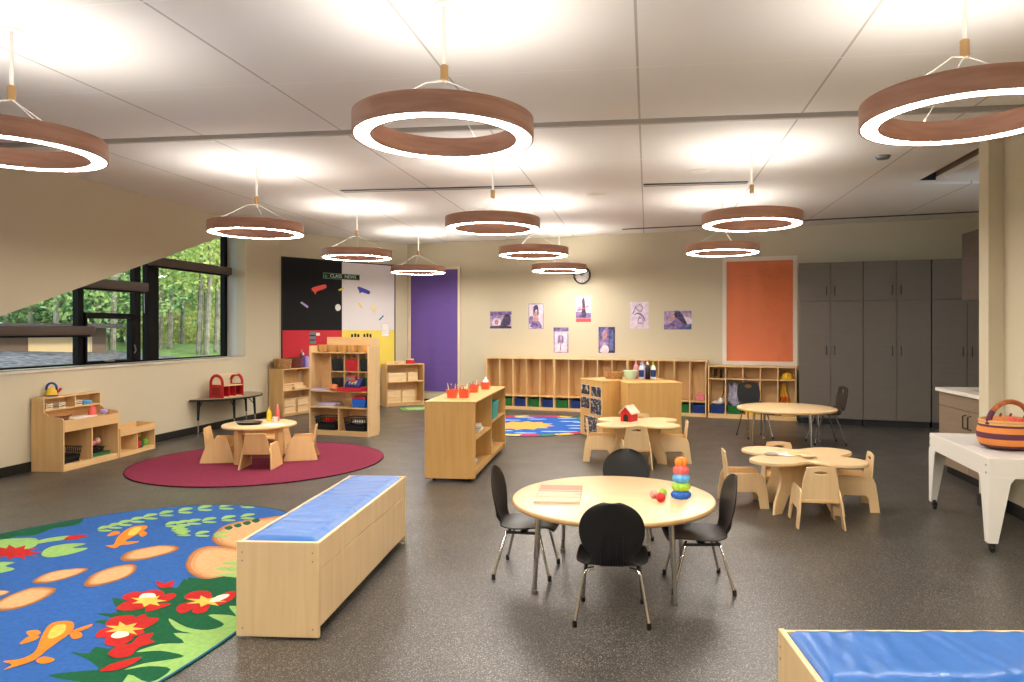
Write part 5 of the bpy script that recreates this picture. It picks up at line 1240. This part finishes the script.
MB().box(.26, .115, .87, OW - .02, OD - .01, .884).build('cubby_shelf', birch_x, os_)
for i in range(5):
    t = thing('wooden_bowl', ('tan wooden bowl on the shelf top, first from the window', 'tan wooden bowl on the shelf top, second from the window', 'tan wooden bowl on the shelf top, in the middle of five', 'tan wooden bowl on the shelf top, fourth from the window', 'tan wooden bowl on the shelf top, last, by the tall side panel')[i], 'bowl', op(.13 + .19 * i * OW / 1.13, .16, 1.152), 0, 'wooden bowls on the shelf top')
    MB().lathe([(0, 0), (.07, 0), (.085, .03), (.088, .10), (.082, .10), (.078, .03), (0, .008)], 24).build('bowl_body', bamboo, t)
def small_bin(w_, d_, h_, mt, loc, label, rz=None):
    t, m = make_bin(w_, d_, h_); m.build('tub', mt, t, bevel=.003); t.location = loc; t.rotation_euler.z = oa if rz is None else rz
    MB().box(-.03, -d_ / 2 - .008, h_ * .6, .03, -d_ / 2 + .004, h_ * .75).build('grip', mt, t); tag(t, label); t['group'] = 'bins in the open cubby shelf'; return t
cw3 = (OW - .28) / 3
for x, z, mt, lb in ((.40, .885, black, 'black bin in the upper row of the open cubby shelf, on the window side'), (.655, .885, red, 'red bin in the middle of the upper row of the open cubby shelf'), (.90, .885, black, 'black bin in the upper row of the open cubby shelf, by the tall side panel'), (.40, .619, black, 'black bin in the lower row of the open cubby shelf, behind the orange gourd'), (.655, .619, grey_m, 'grey bin in the lower row of the open cubby shelf, behind the toy till'), (.90, .619, green_bin, 'green bin in the lower row of the open cubby shelf')):
    small_bin(.20, .13, .17, mt, op(.267 + cw3 * (.5 + (0 if x < .5 else 1 if x < .8 else 2)), .19, z), lb)
t = thing('toy_till', 'red and blue toy cash register on the counter of the open cubby shelf', 'toy cash register', op(.66, .04, .619), oa)
MB().box(-.19, -.07, 0, .19, .07, .05).build('drawer', red, t, bevel=.004)
MB().prism([(-.065, .05), (.065, .05), (.065, .17), (.02, .17), (-.065, .09)], 'x', -.07, .17).build('body', mat('dark blue plastic', rgb(34, 42, 110), .4), t, bevel=.005)
o = MB().box(-.05, -.03, .13, .08, .0, .21).build('display', red, t, bevel=.006); MB().box(-.035, -.0325, .15, .065, -.03, .195).build('screen', grey_m, o)
for i in range(3):
    for j in range(3): MB().cbox((.0 + .045 * i, -.052 + .016 * j, .105 + .018 * j), (.026, .012, .012)).build('key', white_m if (i + j) % 2 else yellow, t)
t = thing('book_pair', '', 'book', op(.14, .06, .619), oa); bpy.data.objects.remove(t)
def book(nm, loc, rz, w_, d_, h_, mt, label, group=None, pages=True):
    t = thing(nm, label, 'book', loc, rz, group)
    MB().box(-w_ / 2, -d_ / 2, 0, w_ / 2, d_ / 2, .003).box(-w_ / 2, -d_ / 2, h_ - .003, w_ / 2, d_ / 2, h_).box(-w_ / 2, d_ / 2 - .003, 0, w_ / 2, d_ / 2, h_).build('cover', mt, t)
    MB().box(-w_ / 2 + .004, -d_ / 2 + .004, .003, w_ / 2 - .004, d_ / 2 - .004, h_ - .003).build('pages', white_p, t)
    return t
book('picture_book', op(.15, .06, .619), oa + .1, .22, .13, .014, white_m, 'white picture book under a lilac one on the open shelf\'s counter', 'books on the open shelf counter')
book('picture_book', op(.14, .065, .634), oa - .05, .2, .12, .012, lilac, 'lilac picture book lying on the open shelf\'s counter', 'books on the open shelf counter')
veg_t = thing('toy_gourd', 'round orange toy gourd on the counter beside the toy till', 'toy fruit', op(.37, .045, .619)); MB().lathe([(0, 0), (.04, .004), (.07, .035), (.06, .075), (.02, .09), (0, .086)], 20).build('flesh', mat('gourd orange', rgb(216, 128, 70), .5), veg_t); MB().tube([(0, 0, .085), (.006, 0, .108)], .007, 6).build('stem', brown_m, veg_t)
tag(MB().box(-.06, -.05, 0, .06, .05, .06).box(-.062, -.052, .045, .062, .052, .062).build('toy_box', red, None, op(OW - .10, .05, .619), oa, bevel=.003), 'small red box on the counter by the tall side panel', 'box')
for i in range(4): book('paper_stack', op(.24 + .01 * i, .12, .392 + .0145 * i), oa + .12 * (i % 2), .32 - .02 * i, .2, .014, (white_m, grey_m, white_m, lilac)[i], ('lowest', 'second lowest', 'third', 'topmost')[i] + ' of the flat books stacked on the open shelf\'s lower board', 'flat books on the open shelf\'s lower board')
small_bin(.22, .2, .12, royal, op(OW - .18, .13, .392), 'blue tub on the lower board of the open cubby shelf'); tag(MB().box(-.1, -.09, 0, .1, .09, .03).build('game_box', red, None, op(OW - .18, .13, .5125), oa, bevel=.003), 'flat red box on the blue tub in the open shelf', 'box')
for i, x in enumerate((OW * .255, OW * .745)):
    wire_basket('wire_basket', op(x, .135, .0665), oa, .34, .22, .18, ('black wire basket at the bottom of the open shelf, on the window side', 'black wire basket at the bottom of the open shelf, by the tall side panel')[i])
tag(MB().ball((0, 0, .035), (.10, .08, .035), 14).build('toy_cloth', red, None, op(OW * .27, .13, .155), oa), 'red cloth heap in the open shelf\'s bottom basket', 'cloth')
tag(MB().ball((0, 0, .03), (.1, .08, .03), 14).build('toy_cloth', white_p, None, op(OW * .76, .13, .155), oa), 'white cloth heap in the open shelf\'s bottom basket, by the tall side panel', 'cloth')
# taller unit standing behind it
tu = thing('tall_shelf', 'taller wooden shelf unit standing back to back behind the open cubby shelf', 'shelf', op(.10, OD + .005, 0), oa)
TW = .70
MB().box(0, 0, .05, TW, .012, 1.36).build('back_panel', birch_x, tu)
for x in (0, TW - .02): MB().box(x, .0125, 0, x + .02, .26, 1.345).build('side_panel', pale_ply, tu, bevel=.002)
for z in (.06, .35, .65, .95, 1.2): MB().box(.02, .0125, z, TW - .02, .255, z + .016).build('shelf_board', birch_x, tu)
# ------------------------------------------------------------------ things on and in the island shelf
IZ = .03 + .725 + .018 + .001
rnd = random.Random(5)
pcs = [mat('pencil %d' % i, rgb(*c_), .5) for i, c_ in enumerate(((220, 60, 50), (240, 200, 60), (40, 110, 190), (60, 150, 80), (240, 236, 230), (120, 70, 150), (230, 130, 50), (40, 40, 44)))]
npn = 0
for i, (x, y, lb) in enumerate((((-1.965), 6.985, 'orange tub of pencils at the front of the island shelf, away from the table'), (-1.845, 7.00, 'orange tub of pencils at the front of the island shelf, nearest the viewer\'s middle'), (-1.90, 7.62, 'orange tub of pencils, third from the front on the island shelf'), (-1.86, 8.02, 'orange tub with a white bottle, farthest back on the island shelf'))):
    t, m = make_bin(.105, .105, .085); m.build('tub', orange_bin, t, bevel=.003); t.location = (x, y, IZ); t.rotation_euler.z = R(3); tag(t, lb); t['group'] = 'orange tubs on the island shelf'
    if i < 3:
        for j in range(7):
            a = 2 * pi * j / 7; h_ = rnd.uniform(.10, .135); q = Vector((.026 * cos(a), .026 * sin(a), .008)); e = Vector((.05 * cos(a + .3), .05 * sin(a + .3), h_))
            cn = pcs[(i * 3 + j) % 8]; o = thing('pencil', '%s pencil standing in the %s orange tub' % (('red', 'yellow', 'blue', 'green', 'white', 'purple', 'orange', 'black')[(i * 3 + j) % 8], ('front outer', 'front inner', 'third')[i]), 'pencil', (x, y, IZ), 0, 'pencils in the orange tubs')
            MB().tube([q, e], .0045, 6).build('barrel', cn, o); u = (e - q).normalized(); MB().tube([e, e + u * .014], [.0045, .0012], 6).build('tip', hollow, o); npn += 1
    else:
        bottle('glue_bottle', (x, y, IZ + .008), .035, .135, white_m, white_m, 'white bottle standing in the farthest orange tub', 'bottle')
ip = lambda x, y, z: world_of(isl, x, y, z)
iz = .03
for i in range(4): book('binder', ip(.18 + .05 * i, .17, .379 + .001), isl.rotation_euler.z, .036, .2, .20 + .02 * (i % 2), (coral, white_m, white_m, grey_m)[i], 'upright %s book in the island shelf\'s near upper compartment' % ('coral', 'first white', 'second white', 'grey')[i], 'books in the island shelf')
for i in range(3): book('paper_stack', ip(.62, .16, .379 + .021 * i), isl.rotation_euler.z + .1 * i, .3, .2, .02, (white_m, grey_m, white_m)[i], ('lowest', 'middle', 'topmost')[i] + ' paper folder lying in the island shelf\'s near upper compartment', 'folders in the island shelf')
for i in range(3): book('paper_stack', ip(.27, .17, .069 + .021 * i), isl.rotation_euler.z - .15 * i, .24, .2, .02, (white_m, lilac, white_m)[i], ('lowest', 'middle', 'topmost')[i] + ' folder lying in the island shelf\'s near bottom compartment', 'folders in the island shelf bottom')
t, m = make_bin(.36, .3, .19); m.build('tub', teal, t, bevel=.003); t.location = ip(1.32, .17, .429); t.rotation_euler.z = isl.rotation_euler.z; tag(t, 'teal tub in the island shelf\'s far upper compartment'); t['group'] = 'tubs in the island shelf'
book('binder', ip(1.08, .15, .429), isl.rotation_euler.z, .05, .22, .2, coral, 'coral book upright beside the teal tub in the island shelf')
book('binder', ip(1.02, .15, .429), isl.rotation_euler.z, .04, .22, .18, orange, 'orange book upright beside the teal tub in the island shelf')
t = thing('camera_bag', 'black rounded bag in the island shelf\'s far bottom compartment', 'bag', ip(1.25, .16, .069), isl.rotation_euler.z)
MB().prism(rrect(-.13, 0, .13, .2, .06), 'y', -.09, .09).build('body', black, t, bevel=.02); MB().tube([(-.08, -.02, .195), (-.06, -.02, .25), (.06, -.02, .25), (.08, -.02, .195)], .01, 6).build('handle', black_m, t); MB().box(-.04, -.1, .03, .04, -.09, .12).build('pocket', cream, t, bevel=.004)

# things on the shelves with the photographs
zt = .7905
basket('bread_basket', (-.46, 9.72, zt), .12, .085, wicker, 'low brown wicker basket on the back-to-back shelves', sy=.75)
t = thing('glass_bowl', 'pale green glass bowl on the back-to-back shelves', 'bowl', (-.23, 9.70, zt)); MB().lathe([(0, 0), (.06, 0), (.09, .05), (.105, .12), (.10, .12), (.085, .05), (.055, .008), (0, .008)], 28).build('bowl_body', mat('pale green glass', rgb(200, 226, 200), .12), t)
for i, (x, y, h_, m1, m2, lb) in enumerate(((-.16, 9.83, .25, pink, pink, 'pink paint bottle behind the glass bowl'), (-.07, 9.85, .255, lilac, pink, 'lilac paint bottle in the row beside the glass bowl'), (-.085, 9.66, .235, white_m, sky_b, 'white paint bottle with a light blue cap beside the glass bowl'), (.0, 9.72, .24, black, white_m, 'black paint bottle with a white cap beside the glass bowl'), (.075, 9.70, .235, white_m, lime, 'white paint bottle with a lime cap, last of the row'))):
    bottle('paint_bottle', (x, y, zt), .034, h_, m1, m2, lb, group='paint bottles on the back-to-back shelves', lab=blue_bin if i in (2, 4) else None)

# ------------------------------------------------------------------ things on the tables
t = thing('toy_house', 'red toy house with a pale roof on the farther flower-shaped table', 'toy house', (-.205, 7.97, .4405), R(-28))
hw, hd, hh, pk = .064, .078, .10, .165
MB().prism([(-hw, 0), (hw, 0), (hw, hh), (0, pk), (-hw, hh)], 'y', -hd, hd).build('walls', red, t)
rf = MB()
for s in (-1, 1): rf.prism([(0, pk + .014), (s * (hw + .02), hh - .004), (s * (hw + .02), hh - .018), (0, pk)], 'y', -hd - .018, hd + .018)
rf.build('roof', cream, t)
MB().prism([(-.03, .004), (.03, .004), (.03, .052)] + arc(0, .052, .03, 0, 180, 8)[1:], 'y', -hd - .003, -hd + .001).build('door', black_m, t)
# stacking toy: nested ring pieces
ty = (.195, 4.235)
zz = .4705; bits = [('dark blue', royal, .055, .047), ('lime green', lime, .051, .050), ('light blue', sky_b, .047, .049), ('coral', coral, .043, .049), ('orange', orange, .034, .048)]
tt_ = thing('stacking_toy', 'tower of five coloured wavy-edged pieces on the near round table', 'stacking toy', (ty[0], ty[1], zz))
z = 0
for nm, mt, r_, h_ in bits:
    m = MB(); n = 48; prof = [(0, 0), (.86, 0), (1.0, .3), (1.0, .55), (.84, .8), (.55, 1), (0, 1)]
    vs = [(r_ * pr * (1 + (    .095 * cos(8 * 2 * pi * j / n) if .8 < pr else 0)) * cos(2 * pi * j / n), r_ * pr * (1 + (    .095 * cos(8 * 2 * pi * j / n) if .8 < pr else 0)) * sin(2 * pi * j / n), z + h_ * q_) for pr, q_ in prof for j in range(n)]
    m.add(vs, [(i * n + j, i * n + (j + 1) % n, (i + 1) * n + (j + 1) % n, (i + 1) * n + j) for i in range(len(prof) - 1) for j in range(n)], 0, True)
    tag(m.build('stacking_piece', mt, tt_), nm + ' piece'); z += h_ * .985
for (x, y, r_, mt, lb) in ((.035, 4.20, .024, mat('pale pink ball', rgb(232, 170, 160), .4, noise=(30, rgb(200, 90, 80), 2)), 'mottled pink ball on the near round table'), (.088, 4.235, .026, lime, 'lime green ball beside the stacking toy'), (.075, 4.11, .028, red, 'red ball in front of the lime one on the near round table')):
    tag(MB().ball((0, 0, r_), r_, 20).build('toy_ball', mt, None, (x, y, .4705)), lb, 'ball', 'balls on the near round table')
t = thing('picture_book', 'flat picture book with coral and cream bands on the near round table', 'book', (-.525, 4.20, .4705), R(3))
m = MB().box(-.13, -.225, 0, .13, .225, .010); m.build('pages', white_p, t)
cov = [mat('cover cream', rgb(198, 178, 150), .5), mat('cover coral', rgb(200, 124, 98), .5), mat('cover tan', rgb(176, 138, 98), .5), mat('cover grey', rgb(158, 146, 130), .5), mat('cover brown', rgb(124, 78, 56), .5)]
m = MB(); e = [-.227, -.20, -.06, .0, .05, .07, .09, .18, .227]; ci = (2, 0, 3, 0, 4, 0, 1, 1)
for i in range(8): m.box(-.131, e[i], .010, .131, e[i + 1], .0125, ci[i])
m.prism([(-.131, -.02), (.03, .03), (.131, -.04), (.131, -.1), (-.131, -.08)], 'z', .0125, .0132, 1 - 1)
m.build('cover', cov, t)
TZ = .41 + .008 + .0005
t = thing('serving_tray', 'black oval tray with bits on it on the low round table', 'tray', (-4.37, 7.33, TZ), R(10))
MB().lathe([(0, 0), (.10, 0), (.125, .03), (.118, .03), (.096, .006), (0, .006)], 32, sx=1.15, sy=.9).build('tray_body', black, t); MB().lathe([(0, .012), (.09, .012), (.09, .02), (0, .022)], 20, sx=1.1, sy=.85).build('contents', mat('tray food', rgb(150, 120, 90), .7, noise=(60, rgb(60, 50, 44), 2)), t)
bottle('mustard_bottle', (-4.30, 7.62, TZ), .026, .155, yellow, yellow, 'yellow squeeze bottle on the low round table')
bottle('sauce_bottle', (-4.22, 7.66, TZ), .022, .19, coral, pink, 'slim coral bottle behind the yellow one on the low round table')
t = thing('toy_cup', 'white lilac-rimmed cup on the low round table', 'cup', (-4.17, 7.52, TZ)); MB().lathe([(0, 0), (.026, 0), (.032, .06), (.029, .06), (.024, .004), (0, .004)], 20).build('cup_body', white_m, t); MB().tube([(.03, 0, .048), (.05, 0, .042), (.046, 0, .02), (.028, 0, .015)], .004, 6).build('handle', lilac, t)
tag(MB().prism(smooth_loop([(-.1, -.06), (.08, -.07), (.11, .03), (-.02, .07)], 2), 'z', 0, .0012).build('paper_sheet', white_p, None, (-4.12, 7.36, TZ), R(30)), 'white paper sheet lying on the low round table', 'paper')
rnd = random.Random(21)
for i, (x, y, s_, mt, lb) in enumerate(((1.06, 6.02, .12, cream, 'round cream paper cut-out on the paper-strewn flower table'), (1.14, 5.96, .09, white_p, 'white paper cut-out in the middle of the flower table'), (1.24, 6.0, .10, mat('straw paper', rgb(214, 184, 120), .8), 'straw-coloured paper cut-out on the flower table'), (1.0, 5.95, .07, MATS['cover grey'], 'grey paper cut-out at the edge of the paper heap'), (1.27, 5.87, .08, hollow, 'pale wooden puzzle piece at the end of the paper heap'))):
    P = smooth_loop([(s_ * cos(a) * rnd.uniform(.6, 1.1), s_ * sin(a) * rnd.uniform(.6, 1.1)) for a in [2 * pi * j / 8 for j in range(8)]], 3)
    tag(MB().prism(P, 'z', 0, .003).build('paper_cutout', mt, None, (x, y, .4405 + .0032 * i), 0), lb, 'paper cut-out', 'cut-outs on the flower table')

# ------------------------------------------------------------------ white cart with the woven basket
WX0, WX1, WY0, WY1, WH = 2.212, 2.70, 4.95, 6.14, .62
cart = thing('sand_table_cart', 'white metal cart on black casters holding the striped basket', 'cart', (WX0, WY0, 0), R(-3.7))
cw, cl = WX1 - WX0, WY1 - WY0
m = MB(); m.box(0, 0, WH - .13, .02, cl, WH); m.box(cw - .02, 0, WH - .13, cw, cl, WH); m.box(.02, 0, WH - .13, cw - .02, .02, WH); m.box(.02, cl - .02, WH - .13, cw - .02, cl, WH)
m.build('apron', white_m, cart, bevel=.004)
m = MB(); m.box(.02, .02, WH - .03, cw - .02, cl * .5 - .004, WH - .006); m.box(.02, cl * .5 + .004, WH - .03, cw - .02, cl - .02, WH - .006); m.build('lid', mat('white lid', rgb(226, 224, 222), .3), cart, bevel=.004)
for x, sx in ((0, 1), (cw, -1)):
    for y, sy in ((0, 1), (cl, -1)):
        l = MB(); z1 = WH - .002; zb = .065
        l.prism([(0, zb), (sx * .055, zb), (sx * .13, z1 - .16), (sx * .16, z1 - .12), (0, z1 - .12)] if sx > 0 else [(0, zb), (sx * .055, zb), (sx * .13, z1 - .16), (sx * .16, z1 - .12), (0, z1 - .12)], 'y', sy * -.004, sy * .004, M=Matrix.Translation((x, y, 0)))
        l.prism([(0, zb), (sy * .055, zb), (sy * .13, z1 - .16), (sy * .16, z1 - .12), (0, z1 - .12)], 'x', sx * -.004, sx * .004, M=Matrix.Translation((x, y, 0)))
        o = l.build('leg', white_m, cart)
        for q_ in (z1 - .045, z1 - .095): MB().lathe([(0, 0), (.007, 0), (.005, .004), (0, .005)], 10, M=Matrix.Translation((x - sx * .004, y + sy * .03, q_)) @ Matrix.Rotation(R(-90 * sx), 4, 'Y')).build('bolt', steel, o)
        w_ = MB(); C_ = Matrix.Translation((x + sx * .03, y + sy * .03, .026)) @ Matrix.Rotation(R(90), 4, 'Y') 
        w_.lathe([(0, -.012), (.022, -.012), (.026, -.006), (.026, .006), (.022, .012), (0, .012)], 18, M=C_); w_.tube([(x + sx * .03, y + sy * .03, .03), (x + sx * .03, y + sy * .03, .075)], .011, 8); w_.box(x + sx * .03 - .016, y + sy * .03 - .02, .03, x + sx * .03 + .016, y + sy * .03 + .02, .06)
        w_.build('caster', black, o)
bkx, bky = 2.57, 5.44
t = thing('striped_basket', 'orange and purple striped woven basket with an arched handle on the white cart', 'basket', (bkx, bky, WH + .001), R(26))
bands = [mat('woven orange', rgb(226, 140, 62), .75, bump=(120, .8, .008)), mat('woven purple', rgb(96, 44, 72), .75, bump=(120, .8, .008)), mat('woven tan', rgb(226, 172, 104), .75, bump=(120, .8, .008)), mat('woven brown', rgb(96, 40, 40), .75, bump=(120, .8, .008))]
prof = [(0.0, 0), (.16, 0), (.198, .012), (.212, .03), (.222, .052), (.227, .075), (.229, .095), (.228, .115), (.224, .135), (.219, .155), (.214, .170), (.207, .192)]
bi = (3, 3, 3, 0, 0, 1, 1, 0, 0, 1, 2)
m = MB(); n = 40
for i in range(len(prof) - 1):
    a, b = prof[i], prof[i + 1]
    m.add([(r_ * cos(2 * pi * j / n), r_ * .82 * sin(2 * pi * j / n), z_) for r_, z_ in (a, b) for j in range(n)], [(j, (j + 1) % n, n + (j + 1) % n, n + j) for j in range(n)], bi[i], True)
m.add([(r_ * cos(2 * pi * j / n), r_ * .82 * sin(2 * pi * j / n), z_) for r_, z_ in ((.207, .192), (.19, .192), (.18, .03), (0, .03)) for j in range(n)], [(i * n + j, i * n + (j + 1) % n, (i + 1) * n + (j + 1) % n, (i + 1) * n + j) for i in range(3) for j in range(n)], 2, True)
m.build('weave', bands, t, sharp=180)
MB().tube([(.205 * cos(2 * pi * j / n), .205 * .82 * sin(2 * pi * j / n), .192) for j in range(n)], .011, 7, closed=True).build('rim', bands[2], t)
m = MB(); hp = [(-.2 * cos(R(a)), 0.0, .17 + .155 * sin(R(a))) for a in range(0, 181, 12)]
m.tube(hp, .018, 8); m.build('handle', mat('handle wrap', rgb(170, 92, 52), .6, noise=(30, rgb(206, 120, 66), 2), bump=(90, .8, .01)), t)
for q_ in (hp[:4], hp[-4:]): MB().tube(q_, .0195, 8).build('handle_wrap', bands[1], t)
for i, (x, y, r_, mt, lb) in enumerate(((-.09, .0, .076, MATS['gourd orange'], 'orange gourd on the window side of the striped basket'), (.075, .055, .06, coral, 'coral red gourd in the striped basket, away from the viewer'), (.05, -.07, .06, mat('berry red', rgb(200, 60, 66), .45), 'berry red gourd at the front of the striped basket'))):
    p = world_of(t, x, y, 0); g_ = thing('gourd', lb, 'gourd', (p[0], p[1], WH + .165), 0, 'gourds in the striped basket')
    m = MB(); n = 32; prf = [(sin(pi * k_ / 10), -cos(pi * k_ / 10)) for k_ in range(11)]
    m.add([(r_ * a * (1 + .05 * cos(8 * 2 * pi * j / n)) * cos(2 * pi * j / n), r_ * a * (1 + .05 * cos(8 * 2 * pi * j / n)) * sin(2 * pi * j / n), r_ * .8 * z_) for a, z_ in prf for j in range(n)], [(q_ * n + j, q_ * n + (j + 1) % n, (q_ + 1) * n + (j + 1) % n, (q_ + 1) * n + j) for q_ in range(10) for j in range(n)], 0, True)
    m.build('flesh', mt, g_, sharp=180); MB().tube([(0, 0, r_ * .76), (.008, 0, r_ * .76 + .025)], .008, 6).build('stem', brown_m, g_)

# ------------------------------------------------------------------ outside the window
GZ = .62
lawn_m = mat('lawn', rgb(84, 110, 60), .95, spec=.1, noise=(3, rgb(116, 138, 78), 6))
def gz(x): return GZ + .36 * min(1, max(0, (-9.5 - x) / 6))
m = MB(); xs_ = [-6.9, -9.5, -11, -12.5, -14, -15.5, -40, -80]
for i in range(len(xs_) - 1): m.add([(xs_[i], -20, gz(xs_[i])), (xs_[i + 1], -20, gz(xs_[i + 1])), (xs_[i + 1], 90, gz(xs_[i + 1])), (xs_[i], 90, gz(xs_[i]))], [(0, 1, 2, 3)])
struct(m, 'lawn', lawn_m)
gr = mat('gravel', rgb(34, 34, 38), .95, noise=(7, rgb(104, 102, 108), 8), bump=(14, 1, .06))
o = MB().prism([(-7.4, GZ - .02), (-9.5, GZ + .05), (-13.6, GZ + .42), (-14.6, GZ + .43), (-14.6, GZ + .2), (-7.4, GZ - .3)], 'y', 6, 15.6).build('gravel_bed', gr); o['kind'] = 'stuff'; o['label'] = 'grey gravel bank outside the window nearest the sloped wall'; o['category'] = 'gravel'
leafs = []
def leaf_mat(name, c1, c2):
    m = bpy.data.materials.new(name); m.use_nodes = True; nt = m.node_tree; b = nt.nodes['Principled BSDF']
    gi = nt.nodes.new('ShaderNodeNewGeometry'); r_ = nt.nodes.new('ShaderNodeValToRGB'); r_.color_ramp.elements[0].color = c1; r_.color_ramp.elements[1].color = c2
    nt.links.new(gi.outputs['Random Per Island'], r_.inputs['Fac']); nt.links.new(r_.outputs['Color'], b.inputs['Base Color']); b.inputs['Roughness'].default_value = .7
    tr_ = nt.nodes.new('ShaderNodeBsdfTranslucent'); mx_ = nt.nodes.new('ShaderNodeMixShader'); mx_.inputs[0].default_value = .4
    nt.links.new(r_.outputs['Color'], tr_.inputs['Color']); nt.links.new(b.outputs[0], mx_.inputs[1]); nt.links.new(tr_.outputs[0], mx_.inputs[2]); nt.links.new(mx_.outputs[0], nt.nodes['Material Output'].inputs[0])
    return m
lm = [leaf_mat('yellow green leaves', rgb(160, 184, 84), rgb(224, 216, 136)), leaf_mat('green leaves', rgb(100, 144, 80), rgb(176, 196, 120)), leaf_mat('dark green leaves', rgb(60, 100, 74), rgb(116, 152, 104))]
bark = mat('bark', rgb(150, 142, 126), .95, noise=(8, rgb(104, 96, 84), 5))
def foliage(name, parent, mt, c, rr, n, size, rnd):
    vs, fs = [], []
    for i in range(n):
        d_ = Vector((rnd.gauss(0, 1), rnd.gauss(0, 1), rnd.gauss(0, 1))).normalized() * rnd.uniform(.35, 1) ** .5
        p_ = Vector((c[0] + d_.x * rr[0], c[1] + d_.y * rr[1], c[2] + d_.z * rr[2]))
        u = Vector((rnd.gauss(0, 1), rnd.gauss(0, 1), rnd.gauss(0, 1))).normalized(); v = u.orthogonal().normalized(); s_ = size * rnd.uniform(.6, 1.3); k_ = len(vs)
        vs += [p_ + u * s_, p_ + v * s_ * .55, p_ - u * s_, p_ - v * s_ * .55]; fs.append((k_, k_ + 1, k_ + 2, k_ + 3))
    m = MB(); m.v = [tuple(v) for v in vs]; m.f = fs; m.mi = [0] * len(fs); m.sm = [False] * len(fs)
    me = bpy.data.meshes.new(name); me.from_pydata(m.v, [], m.f); me.materials.append(mt)
    o = bpy.data.objects.new(name, me); COL.objects.link(o); o.parent = parent; return o
rnd = random.Random(3)
def tree(x, y, h, r_, k_, label, bare=.38, n=1500, trunks=1):
    t = thing('tree', label, 'tree', (x, y, gz(x)), 0, 'trees outside the window')
    for q_ in range(trunks):
        dx = rnd.uniform(-.5, .5) if trunks > 1 else 0
        MB().tube([(dx, 0, -.05), (dx * 1.1 + .05, .05, h * .3), (dx * 1.4 - .05, 0, h * .6), (dx * 1.6, 0, h * .9)], [.075, .06, .045, .02], 8).build('trunk', bark, t)
    foliage('foliage', t, lm[k_], (0, 0, h * (bare + 1) / 2), (r_, r_, h * (1 - bare) / 2 * 1.1), n, .062, rnd)
def dirpos(px_, dist):                                   # a spot outdoors in the direction of a place of the photograph
    d_ = ray(px_, 330); s_ = dist / math.hypot(d_[0], d_[1]); return d_[0] * s_, d_[1] * s_
tl = [(168, 24, 9, 2.6, 0, 'slim pale trunk tree nearest the tall pane\'s dark mullion'), (182, 28, 10, 2.8, 0, 'yellow-green tree second from the tall pane\'s dark mullion'), (193, 22, 8.5, 2.2, 0, 'pale trunked tree in the middle of the tall pane'), (205, 27, 10, 2.8, 1, 'green tree toward the far side of the tall pane'), (216, 23, 9, 2.4, 0, 'yellow-green tree at the far edge of the tall pane'), (230, 30, 11, 3, 1, 'green tree mostly hidden behind the window reveal'),
      (152, 30, 11, 3.2, 1, 'tree behind the widest dark mullion'), (128, 26, 9, 2.8, 2, 'dark green tree behind the small window\'s far post'), (112, 21, 7.5, 2.6, 1, 'green tree in the middle of the small opening window'), (96, 25, 9, 2.8, 2, 'dark green tree behind the small window\'s near post'), (76, 28, 9, 3, 1, 'tree behind the post beside the small window'), (55, 24, 8, 2.8, 0, 'yellow-green tree above the low shade box'), (30, 27, 9, 3.2, 1, 'green tree by the diagonal at the sloped wall'), (5, 30, 9.5, 3.2, 2, 'dark tree at the very edge of the view')]
for i, (px_, d_, h, r_, k_, lb) in enumerate(tl):
    x, y = dirpos(px_, d_); tree(x, y, h, r_, k_, lb, .22 if k_ == 0 else   .1, 8000, 2 if i in (0, 2) else 1)
bl_ = [(175, 34, 0), (190, 36, 1), (208, 35, 0), (224, 36, 1), (140, 33, 1), (118, 33, 2), (100, 35, 1), (80, 34, 2), (60, 35, 1), (35, 36, 2), (10, 36, 1)]
for i, (px_, d_, k_) in enumerate(bl_):
    x, y = dirpos(px_, d_)
    t = thing('leafy_tree', ('broad tree filling the back of the tall pane near its mullion', 'broad tree filling the back of the tall pane\'s middle', 'broad yellow-green tree at the back of the tall pane', 'broad tree at the back of the tall pane\'s far edge', 'broad tree at the back behind the widest mullion', 'dark broad tree at the back of the small window', 'broad green tree at the back of the small window', 'dark broad tree behind the small window\'s near post', 'broad green tree at the back under the sloped wall', 'dark broad tree behind the low shade box', 'broad tree at the back, at the view\'s edge')[i], 'tree', (x, y, gz(x)), 0, 'broad trees at the back of the garden')
    MB().tube([(0, 0, -.05), (0, 0, 7)], [.2, .08], 8).build('trunk', bark, t)
    foliage('foliage', t, lm[k_], (0, 0, 6.2), (3.6, 3.6, 6.2), 11000, .12, rnd)
for i, (px_, d_, lb) in enumerate(((170, 29, 'low bush at the foot of the trees by the mullion'), (196, 30, 'low bush at the foot of the trees in the tall pane\'s middle'), (214, 29, 'low bright bush at the foot of the trees by the reveal'))):
    x, y = dirpos(px_, d_); t = thing('bush', lb, 'bush', (x, y, gz(x)), 0, 'bushes under the trees'); foliage('foliage', t, lm[0], (0, 0, .6), (2.0, 1.0, .7), 1600, .07, rnd)
x, y = dirpos(28, 19)
t = thing('garden_building', 'low brown building beyond the gravel, seen under the low shade box', 'building', (x, y, gz(x)), R(58))
MB().box(-2.6, 0, -.3, 1.5, 3, .66).build('wall', mat('brown cladding', rgb(96, 74, 58), .8), t)
for x0 in (-2.3, .0): MB().box(x0, -.02, .12, x0 + 1.2, .01, .54).build('wall_panel', mat('tan panel %d' % int(x0 * 10), rgb(190, 160, 118), .7), t)
MB().box(-2.8, -.4, .66, 1.7, 3.2, .76).build('roof', mat('dark roof', rgb(52, 46, 44), .8), t)
